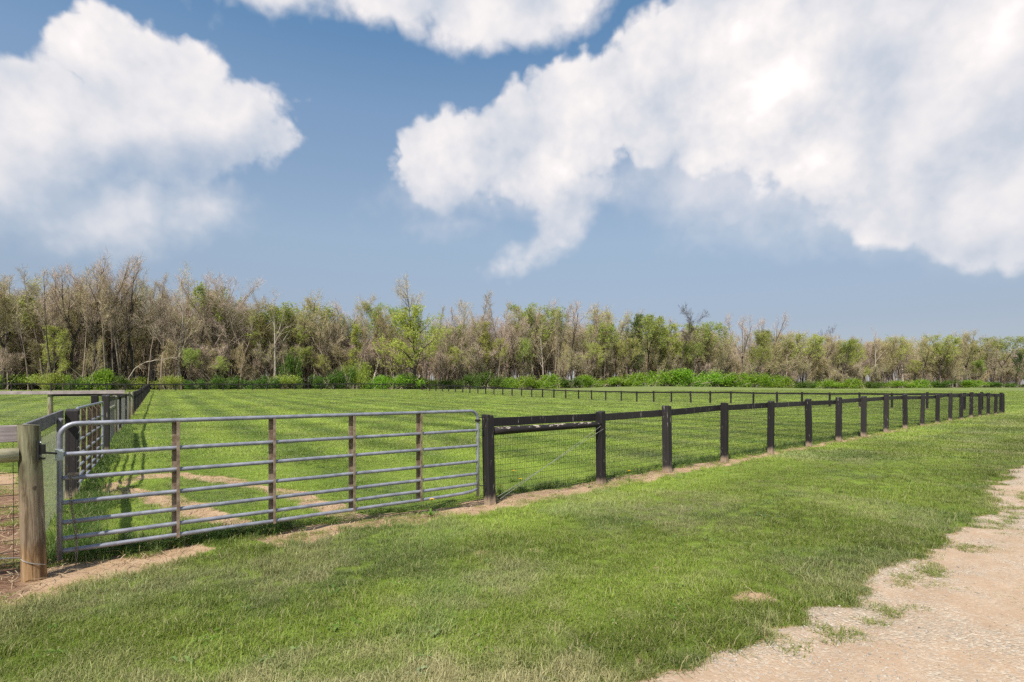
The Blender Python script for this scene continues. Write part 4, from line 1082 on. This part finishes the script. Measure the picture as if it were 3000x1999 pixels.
# cross fence in the left field: one grey plank on thick posts
xb = (-22.85, 27.4, zg1(-22.85, 27.4))
xf = thing('plank_cross_fence', 'pale grey plank fence crossing behind the round post, far left field', 'fence', xb)
for px_, r_ in ((-22.85, .105), (-26.4, .095)):
    link('post', rpost_mesh('post', r_, 1.40, M_wood, int(-px_)), xf, (px_ - xb[0], 0 if px_ > -24 else -.4, 0))
rail_between(xf, xb, np.array((-27.5, 26.7)), np.array((-22.7, 27.25)), 1.46, 1.47, .17, .04, M_greyplank)
rail_between(xf, xb, np.array((-22.7, 27.25)), np.array((-19.75, 28.25)), 1.47, 1.50, .17, .04, M_greyplank)
rail_between(xf, xb, np.array((-22.7, 27.32)), np.array((-19.9, 28.4)), 1.34, 1.36, .11, .05, M_black, name='lower_rail')
for a, b in (((-27.5, 26.85), (-22.8, 27.5)), ((-22.8, 27.5), (-19.8, 28.4))):
    a, b = np.array(a), np.array(b); L = float(np.linalg.norm(b - a))
    wm = link('wire_mesh', wire_panel(L, .03, 1.3, M_wire, w=.0034), xf, (a[0] - xb[0], a[1] - xb[1], 0), math.atan2(*(b - a)[::-1])); wm['kind'] = 'stuff'

# ------------------------------------------------------------------ pipe gates
RAIL_Z = [1.062, .832, .597, .408, .255, .135]
def pipe_gate(name, label, A, Bp, zoff=0.0, ztop=1.355, r=.0228, kink=False, uprights=4):
    L = float(np.linalg.norm(Bp - A)); ang = math.atan2(*(Bp - A)[::-1])
    g = thing(name, label, 'gate', (A[0], A[1], zoff)); g.rotation_euler = (0, 0, ang)
    R = .13; path = [Vector((0, 0, .055)), Vector((0, 0, .6)), Vector((0, 0, ztop - R))]
    path += [Vector((R - R * cos(a), 0, ztop - R + R * sin(a))) for a in np.linspace(0, pi / 2, 7)[1:]]
    path += [Vector((L * k / 10, 0, ztop)) for k in range(1, 10)]
    path += [Vector((L - R + R * sin(a), 0, ztop - R + R * cos(a))) for a in np.linspace(0, pi / 2, 7)]
    path += [Vector((L, 0, .6)), Vector((L, 0, .075))]
    mb = MB(); mb.tube(path, r, 14); mb.build('frame', M_galv, g, smooth=True)
    for k, z in enumerate(RAIL_Z):
        mb = MB(); p = [Vector((r * .6, 0, z)), Vector((r * 1.6, 0, z))] + [Vector((L * j / 10, random.uniform(-.003, .003), z + random.uniform(-.0025, .0025))) for j in range(1, 10)]
        if kink and k == 5: p += [Vector((L * .945, 0, z + .005)), Vector((L - .1, 0, z + .02)), Vector((L - r * .6, 0, z + .045))]
        else: p += [Vector((L - r * 1.6, 0, z)), Vector((L - r * .6, 0, z))]
        rad = [r * .82] + [r * .97] * (len(p) - 2) + [r * .82]
        mb.tube(p, rad, 12); mb.build('rail', M_galv, g, smooth=True)
    for k in range(uprights):
        x = L * (k + 1) / (uprights + 1); t = .004
        z0, z1_ = .108, ztop - r * .55
        mb = MB()
        mb.box((x, -.031, (z0 + z1_) / 2), (.030, t, z1_ - z0), ch=.001)                       # front flange
        mb.box((x + .013, 0, (z0 + z1_) / 2), (t, .058, z1_ - z0 - .01), ch=.001)              # web
        mb.box((x - .022, .031, (z0 + z1_) / 2), (.060, t, z1_ - z0 - .005), ch=.001)          # rear flange
        mb.build('upright', M_rust, g)
    return g, L
pgate, LG = pipe_gate('pipe_gate', 'long galvanised pipe gate with seven rails between round post and black fence', GATE_A, GATE_B, 0.0, kink=True)
# hinge clamp at the left end, hinge rod, post bracket
mb = MB(); mb.box((-.002, -.004, 1.062), (.062, .062, .105), ch=.006); clamp = mb.build('hinge_clamp', M_zinc, pgate)
for z in (1.03, 1.095):
    mb = MB(); mb.tube([(.02, -.032, z), (.02, -.046, z)], .011, 8); mb.build('bolt', M_zinc, clamp)
mb = MB(); mb.tube([(-.02, -.02, 1.075), (-.06, -.14, 1.095), (-.105, -.245, 1.11)], .0095, 8); mb.build('hinge_rod', M_hinge, pgate)
mb = MB(); mb.box((-.148, -.262, 1.13), (.014, .085, .185), ch=.002); mb.box((-.120, -.265, 1.145), (.05, .06, .085), ch=.006); mb.box((-.120, -.265, 1.06), (.045, .05, .014), ch=.002)
brk = mb.build('hinge_bracket', M_hinge, pgate)
for z in (1.205, 1.085):
    mb = MB(); mb.tube([(-.142, -.27, z), (-.125, -.275, z)], .010, 8); mb.build('bolt', M_zinc, brk)
# latch hooks at the far end
mb = MB()
mb.tube([(LG + .02, -.01, 1.25), (LG + .07, -.02, 1.255), (LG + .12, -.03, 1.255), (LG + .12, -.03, 1.235)], .008, 6); mb.box((LG, 0, 1.21), (.062, .064, .035), ch=.004); mb.tube([(LG - .01, -.03, 1.21), (LG - .01, -.055, 1.21)], .012, 8)
mb.build('latch', M_hinge, pgate)
mb = MB(); mb.tube([(LG + .015, 0, .28), (LG + .02, -.01, .23), (LG + .06, -.02, .22), (LG + .12, -.02, .225)], .008, 6); mb.build('hinge_hook', M_hinge, pgate)
mb = MB(); mb.tube([(.05, -.026, .905), (.055, -.04, .93), (.05, -.045, .955), (.042, -.04, .96)], .008, 6); mb.box((.10, -.03, .868), (.09, .006, .035), ch=.002)
mb.build('chain_hook', M_rustlink, pgate)

# loose chain hanging from the gate
def link_mesh():
    mb = MB(); path = []
    for k in range(17):
        a = 2 * pi * k / 16; path.append(Vector((cos(a) * .0095, 0, sin(a) * .0095 + (.011 if sin(a) > 0.01 else -.011 if sin(a) < -.01 else 0))))
    mb.tube(path, .0033, 6, cap=False); return mb
lm = link_mesh()
ch = MB(); rr = random.Random(4); base = GATE_A + gd * .085
z = .865; k = 0
off = Vector((-gn[0] * -.036, -gn[1] * -.036, 0))
while z > .035:
    rot = Matrix.Rotation((pi / 2 if k % 2 else 0) + rr.uniform(-.3, .3), 4, 'Z') @ Matrix.Rotation(rr.uniform(-.15, .15), 4, 'X')
    sway = .012 * sin(z * 7)
    ch.raw([rot @ Vector(v) + Vector((off.x + gd[0] * (sway + (.865 - z) * .045), off.y + gd[1] * (sway + (.865 - z) * .045), z)) for v in lm.v], lm.f)
    z -= .0305; k += 1
co = ch.build('chain', M_rustlink, None, (base[0], base[1], 0.0), smooth=True)
tag(co, 'rusty loose chain hanging down the hinge end of the big pipe gate', 'chain')

G2A = BLACKPOST + np.array((-.06, .16)); G2B = np.array((-9.40, 12.72))
g2, _ = pipe_gate('side_gate', 'second galvanised pipe gate behind, seen edge-on between two black posts', G2A, G2B, .02)
g2.rotation_euler[2] += 0.0

# ------------------------------------------------------------------ grass
def tuft(seed, n, spread, hmin, hmax, w, lean):
    r = np.random.default_rng(seed); V, Fc = [], []
    for i in range(n):
        a = r.uniform(0, 2 * pi); rad = spread * sqrt(r.random()); x, y = cos(a) * rad, sin(a) * rad
        h = r.uniform(hmin, hmax); az = r.uniform(0, 2 * pi); ln = abs(r.normal(0, lean)) + .08
        d = np.array((cos(az), sin(az), 0)); sd = np.array((-sin(az), cos(az), 0)) * w * r.uniform(.7, 1.2) * .5
        tw = r.uniform(-.7, .7); sd = np.array((sd[0] * cos(tw) - sd[1] * sin(tw), sd[0] * sin(tw) + sd[1] * cos(tw), 0))
        p0 = np.array((x, y, -.01)); p1 = p0 + d * h * ln * .35 + np.array((0, 0, h * .55)); p2 = p0 + d * h * ln * 1.0 + np.array((0, 0, h * (1 - .28 * ln)))
        k = len(V); V.extend([p0 - sd, p0 + sd, p1 + sd * .85, p1 - sd * .85, p2 + sd * .12, p2 - sd * .12]); Fc.extend([(k, k + 1, k + 2, k + 3), (k + 3, k + 2, k + 4, k + 5)])
    return fast_mesh('tuft', V, Fc, 4, M_blade)
TUFTS = [tuft(s, 46, .085, .026, .062, .0044, .95) for s in range(5)] + [tuft(20 + s, 32, .075, .05, .105, .0048, .9) for s in range(3)] + [tuft(30 + s, 46, .16, .035, .07, .010, .9) for s in range(3)]

def rosette(seed):
    r = np.random.default_rng(seed); V, Fc = [], []
    for i in range(13):
        a = r.uniform(0, 2 * pi); L = r.uniform(.03, .065); w = L * r.uniform(.14, .22); d = np.array((cos(a), sin(a), 0)); sd = np.array((-sin(a), cos(a), 0)) * w; o = r.normal(0, .02, 3) * (1, 1, 0)
        p0, p1, p2 = o + (0, 0, .004), o + d * L * .55 + (0, 0, L * .5), o + d * L + (0, 0, L * .35)
        k = len(V); V.extend([p0 - sd * .3, p0 + sd * .3, p1 + sd, p1 - sd, p2 + sd * .25, p2 - sd * .25]); Fc.extend([(k, k + 1, k + 2, k + 3), (k + 3, k + 2, k + 4, k + 5)])
    return fast_mesh('rosette', V, Fc, 4, M_blade)
TUFTS += [rosette(91), rosette(92)]
def grass_points(n, ymin, ymax, pw, margin=1.4):
    """density falls with distance as Y**-pw inside the view wedge (plus a margin)"""
    u = RNG.random(n * 2)
    e = 2 - pw
    Y = (ymin ** e + u * (ymax ** e - ymin ** e)) ** (1 / e)
    X = RNG.uniform(-1, 1, n * 2) * (Y * .97 + margin)
    return X[:n], Y[:n]
def lin(a, b, t): return np.asarray(a)[None] * (1 - t[:, None]) + np.asarray(b)[None] * t[:, None]
def grass_tint(X, Y):
    n1 = fbm(X * .55, Y * .55, 101); n2 = fbm(X * 2.2, Y * 2.2, 103); n3 = RNG.random(len(X))
    t = np.clip(.5 + (n1 - .5) * 1.6 + (n2 - .5) * 1.2, 0, 1)
    c = lin(GRASS_A, GRASS_B, t)
    blue = sstep(fbm(X * .9 + 40, Y * .9, 107), .52, .68)
    c = lin((0, 0, 0), (1, 1, 1), np.ones(len(X))) * 0 + c * (1 - .55 * blue[:, None]) + np.array((0.20, 0.27, 0.115))[None] * .55 * blue[:, None]
    inner = fence_d(X, Y) < 0
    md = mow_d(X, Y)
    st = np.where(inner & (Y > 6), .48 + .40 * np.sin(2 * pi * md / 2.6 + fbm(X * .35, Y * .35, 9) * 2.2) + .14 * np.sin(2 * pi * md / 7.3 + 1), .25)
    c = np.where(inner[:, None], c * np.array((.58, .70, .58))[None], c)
    c = c * (1 - .8 * st[:, None]) + np.array((0.37, 0.47, 0.07))[None] * .8 * st[:, None]  # stripe sheen of mower-laid blades goes into the tuft tint, not their lean
    lawn = ~inner | (Y < 6.5)
    fd = fence_d(X, Y)
    band = np.where(lawn & (Y > 5), sstep(fd, 1.3, 1.9) * sstep(fd, 6.0, 3.0), 0) * .28
    c = c * (1 - band[:, None])
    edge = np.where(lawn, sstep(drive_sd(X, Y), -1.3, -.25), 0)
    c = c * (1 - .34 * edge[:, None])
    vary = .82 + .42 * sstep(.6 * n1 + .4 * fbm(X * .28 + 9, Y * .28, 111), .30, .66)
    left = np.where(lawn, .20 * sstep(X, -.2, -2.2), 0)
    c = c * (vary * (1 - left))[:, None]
    # drier, straw-coloured patches
    dry = sstep(fbm(X * 1.0, Y * 1.0, 131), .50, .70) * .55 + sstep(fbm(X * 3.4, Y * 3.4, 137), .58, .74) * .35
    dry = dry * np.where(lawn, .55 + 1.0 * sstep(Y, 5.4, 3.2) * sstep(X, -2.6, -1.0), .25)
    dry = np.maximum(dry, np.where(~inner & (Y > 11), .45 * sstep(fd, 3.5, 7.5), 0))
    dry = np.clip(dry, 0, .8)
    c = c * (1 - dry[:, None]) + np.asarray(GRASS_DRY)[None] * dry[:, None]
    return c * (.86 + .28 * n3)[:, None]
def make_grass(name, label, X, Y, region, tall=None):
    b = bare_sd(X, Y); d = drive_sd(X, Y); k = RNG.random(len(X))
    keep = region(X, Y) & (b < -.02 + k * .06) & (d < .0 + k * .06)
    # stray tufts on the bare ground and the drive
    stray = region(X, Y) & ~keep & (fbm(X * 2.6, Y * 2.6, 151) > .59 - .13 * sstep(Y, 5.0, 6.5)) & (k < .5) & ((d > 0) & (d < 1.0 + 2.6 * sstep(Y, 5, 8)) | (b > 0)) & (Y > 3.6)
    sel = keep | stray
    X, Y, b, d, stray = X[sel], Y[sel], b[sel], d[sel], stray[sel]
    n = len(X)
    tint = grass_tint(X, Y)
    tint[stray] = tint[stray] * .35 + np.array((0.25, 0.30, 0.055)) * .65
    far = Y > 13
    pick = np.where(far, 8 + RNG.integers(0, 3, n), RNG.integers(0, 5, n))
    edge = np.maximum(sstep(d, -.6, -.05), sstep(b, -.35, -.03))
    clump = fbm(X * 1.3, Y * 1.3, 161)
    longer = (RNG.random(n) < .10 + .45 * edge + .5 * sstep(clump, .60, .72)) & ~far & ~stray
    pick = np.where(longer, 5 + RNG.integers(0, 3, n), pick)
    weed = (RNG.random(n) < .008 + .03 * sstep(fbm(X * .8, Y * .8, 171), .60, .72)) & ~far
    pick = np.where(weed, 11 + RNG.integers(0, 2, n), pick); tint[weed] *= np.array((.72, .95, .9))
    s = np.clip(.75 + .35 * RNG.random(n) + .35 * (clump - .5), .5, 1.4)
    sx = s * np.where(far, np.clip(Y / 13, 1, 7) ** .9, 1.0); sz = s * np.where(far, np.clip(Y / 13, 1, 2.2) ** .35, 1.0)
    sz = np.where(stray, sz * .55, sz)
    fi = (fence_d(X, Y) < 0) & (Y > 7.5); sz = np.where(fi, sz * .8, sz)
    rot = np.stack([RNG.normal(0, .08, n), RNG.normal(0, .08, n), RNG.uniform(0, 2 * pi, n)], -1)
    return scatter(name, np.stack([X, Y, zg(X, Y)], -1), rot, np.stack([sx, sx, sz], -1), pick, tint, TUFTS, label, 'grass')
X, Y = grass_points(80000, 2.3, 46, 1.45)
make_grass('lawn_grass', 'uneven green lawn between the fence and the gravel drive', X, Y, lambda x, y: (fence_d(x, y) > -.05) & (((x - GATE_A[0]) * gn[0] + (y - GATE_A[1]) * gn[1]) > -.0))
X, Y = grass_points(120000, 4.6, 118, 1.42)
gline = lambda x, y: ((x - GATE_A[0]) * gn[0] + (y - GATE_A[1]) * gn[1])
make_grass('field_grass', 'striped mown grass of the field behind the gate', X, Y, lambda x, y: ~((fence_d(x, y) > -.05) & (gline(x, y) > 0)) & (wood_depth(x, y) < -2))

# rank grass under the gate and along the dividing fence
def rank(n, fn):
    s = RNG.random(n); w = RNG.normal(0, 1, n); return fn(s, w)
RX, RY = [], []
for a, b, off, sd_, n in ((GATE_A + gd * .1, GATE_A + gd * 2.3, .22, .10, 150), (CORNER_POST + ud * .4, BLACKPOST, .22, .12, 210), (BLACKPOST, G2END, .10, .10, 120), (G2END, DA, .25, .25, 260), (DA, DD, .2, .22, 200), (POST1 + RF_DIR * .5, POST1 + RF_DIR * 18, .42, .10, 220)):
    s = RNG.random(n); d = (b - a); d = d / np.linalg.norm(d); nrm = np.array((-d[1], d[0])) if a is not CORNER_POST else np.array((-d[1], d[0]))
    side = 1.0 if abs(np.dot(d, gd)) > .9 else -1.0
    w = RNG.normal(off * side, sd_, n)
    p = a[None] + (b - a)[None] * s[:, None] + nrm[None] * w[:, None]; RX.append(p[:, 0]); RY.append(p[:, 1])
RX, RY = np.concatenate(RX), np.concatenate(RY); n = len(RX)
RT = tuft(77, 34, .07, .11, .24, .0055, 1.0); RT2 = tuft(78, 30, .09, .09, .20, .0055, 1.15)
s = RNG.uniform(.55, 1.1, n)
tint = lin((0.075, 0.15, 0.022), (0.15, 0.24, 0.045), RNG.random(n))
scatter('rank_grass', np.stack([RX, RY, zg(RX, RY)], -1), np.stack([RNG.normal(0, .1, n), RNG.normal(0, .1, n), RNG.uniform(0, 6.28, n)], -1), np.stack([s, s, s], -1), RNG.integers(0, 2, n), tint, [RT, RT2],
        'long unmown grass along the gate and fence feet', 'grass')

# straw litter on the bare strips
def straw():
    V, Fc = [], []; r = RNG
    cand = []
    X = r.uniform(-7.5, 14, 60000); Y = r.uniform(4.0, 22, 60000)
    b = bare_sd(X, Y); ok = (b > -.04) & (r.random(60000) < .95 - .5 * sstep(Y, 8, 20)) & (np.abs(X) < Y * .98 + .5)
    X, Y = X[ok][:9000], Y[ok][:9000]; Z = zg(X, Y) - .012
    for x, y, z in zip(X, Y, Z):
        a = r.uniform(0, 2 * pi); L = r.uniform(.05, .22); w = r.uniform(.0018, .0042); d = np.array((cos(a), sin(a), 0)); sd = np.array((-d[1], d[0], 0)) * w
        p0 = np.array((x, y, z + .004)); e = r.uniform(0, .035); p1 = p0 + d * L * .5 + sd * r.normal(0, 3) + np.array((0, 0, e + .008)); p2 = p0 + d * L + np.array((0, 0, r.uniform(0, .02)))
        k = len(V); V.extend([p0 - sd, p0 + sd, p1 + sd, p1 - sd, p2 + sd * .5, p2 - sd * .5]); Fc.extend([(k, k + 1, k + 2, k + 3), (k + 3, k + 2, k + 4, k + 5)])
    return fast_mesh('straw_litter', V, Fc, 4, M_straw)
so = link('straw_litter', straw()); tag(so, 'dry straw and dead grass strewn on the bare earth under gate and fence', 'straw', kind='stuff')

# gravel on the drive
def pebble(seed):
    import bmesh
    bm = bmesh.new(); bmesh.ops.create_icosphere(bm, subdivisions=1, radius=1.0); r = random.Random(seed)
    for v in bm.verts:
        v.co *= r.uniform(.72, 1.15); v.co.z *= .62; v.co.x *= 1.2
    me = bpy.data.meshes.new('pebble'); bm.to_mesh(me); bm.free(); me.materials.append(M_pebble); return me
n0 = 60000
Y = (2.2 ** .7 + RNG.random(n0) * (16 ** .7 - 2.2 ** .7)) ** (1 / .7); X = RNG.uniform(0.2, 1.0, n0) * (Y * .97 + 1)
d = drive_sd(X, Y); dens = sstep(fbm(X * .55, Y * .55, 201) + (fbm(X * 2.5, Y * 2.5, 203) - .5) * .6, .36, .66)
ok = (d > .03) & (RNG.random(n0) < .10 + .75 * dens)
X, Y = X[ok][:15000], Y[ok][:15000]; n = len(X)
s = .0035 + .0075 * RNG.random(n) ** 3 + np.where(RNG.random(n) < .012, .007, 0)
scatter('gravel', np.stack([X, Y, drive_z(X, Y, drive_sd(X, Y)) + s * .15], -1), np.stack([RNG.normal(0, .4, n), RNG.normal(0, .4, n), RNG.uniform(0, 6.28, n)], -1), np.stack([s, s, s], -1), RNG.integers(0, 4, n),
        lin((0.30, 0.26, 0.21), (0.56, 0.49, 0.40), RNG.random(n)), [pebble(k) for k in range(4)], 'loose pale gravel scattered over the dirt drive', 'gravel')

# ------------------------------------------------------------------ dandelions and a leaning sapling
M_petal = simple('dandelion_petals', (0.75, 0.50, 0.02), (0.85, 0.62, 0.05), .6, .2)
M_weed = leaf('weed_leaves', (0.10, 0.18, 0.03), (0.19, 0.28, 0.05))
def dandelion(px, py, label, seed, k=1.0):
    r = random.Random(seed); X_, Y_ = ground_px(px, py); z = zg1(X_, Y_)
    t = thing('dandelion', label, 'flower', (X_, Y_, z), 'dandelions along the fence foot')
    mb = MB()
    for i in range(11):
        a = r.uniform(0, 6.28); L = r.uniform(.08, .17) * k; w = .014 * k; d = Vector((cos(a), sin(a), 0)); sd = Vector((-sin(a), cos(a), 0)) * w
        p0 = Vector((0, 0, .0)); p1 = d * L * .5 + Vector((0, 0, L * .45)); p2 = d * L + Vector((0, 0, L * .3))
        mb.raw([p0 - sd * .3, p0 + sd * .3, p1 + sd, p1 - sd, p2 + sd * .2, p2 - sd * .2], [(0, 1, 2, 3), (3, 2, 4, 5)])
    mb.build('leaves', M_weed, t)
    h = Vector((r.uniform(-.03, .03), r.uniform(-.03, .03), .20 * k))
    mb = MB(); mb.tube([(0, 0, -.01), h * .5 + Vector((.008, 0, 0)), h], .004, 5); mb.build('stem', M_weed, t)
    mb = MB()
    for ring, (rad, zz, n_) in enumerate(((.026, .002, 14), (.019, .008, 11), (.010, .012, 7))):
        for i in range(n_):
            a = 2 * pi * i / n_ + ring; d = Vector((cos(a), sin(a), 0)); sd = Vector((-sin(a), cos(a), 0)) * .005
            q = h + Vector((0, 0, zz)); e_ = q + d * rad * k * 1.1 + Vector((0, 0, .006))
            mb.raw([h - sd * .5, h + sd * .5, e_ + sd, e_ - sd], [(0, 1, 2, 3)])
    mb.build('flower_head', M_petal, t)
dandelion(1462, 1450, 'yellow dandelion at the foot of the first black post', 1)
dandelion(1525, 1424, 'yellow dandelion under the slanting brace wire', 2)
dandelion(1503, 1398, 'yellow dandelion in the grass beyond the first mesh bay', 3)
dandelion(1842, 1400, 'yellow dandelion in weeds between the second and third black posts', 4)
dandelion(1262, 1500, 'yellow dandelion on bare earth under the gate', 5, 1.15)

Ys = float(wood_Y(440)) - 1.5
def wp(px, py, dy=0.0): return Vector(((px - CX_PX) * Ys / F_PX, Ys + dy, CAM_Z + (HOR_PX - py) * Ys / F_PX))
p0 = wp(374, 1122); bz = z1(p0.x, p0.y)
ls = thing('leaning_sapling', 'pale bare sapling bent over in an arch at the front of the wood', 'tree', (p0.x, p0.y, bz))
path = [wp(*q) - Vector((p0.x, p0.y, bz)) for q in ((370, 1150), (376, 1110), (395, 1080), (425, 1062), (460, 1055), (495, 1050), (530, 1046))]
mb = MB(); mb.tube(path, [.11, .10, .09, .075, .06, .045, .025], 6); mb.build('trunk', BARK['pale'], ls, smooth=True)
r = random.Random(8); V, Fq = [], []
for i in range(90):
    f = r.uniform(2.0, 5.99); i0 = int(f); q = path[i0].lerp(path[i0 + 1], f - i0)
    d = Vector((r.uniform(.2, 1.2), r.gauss(0, .6), r.gauss(.35, .5))).normalized() * r.uniform(.6, 2.2); o = d.cross(Vector((r.gauss(0, 1), r.gauss(0, 1), r.gauss(0, 1)))).normalized() * .018
    k = len(V); V += [tuple(q - o), tuple(q + o), tuple(q + d + o * .4), tuple(q + d - o * .4)]; Fq.append((k, k + 1, k + 2, k + 3))
link('crown', fast_mesh('crown', V, Fq, 4, TWIG['tan']), ls)
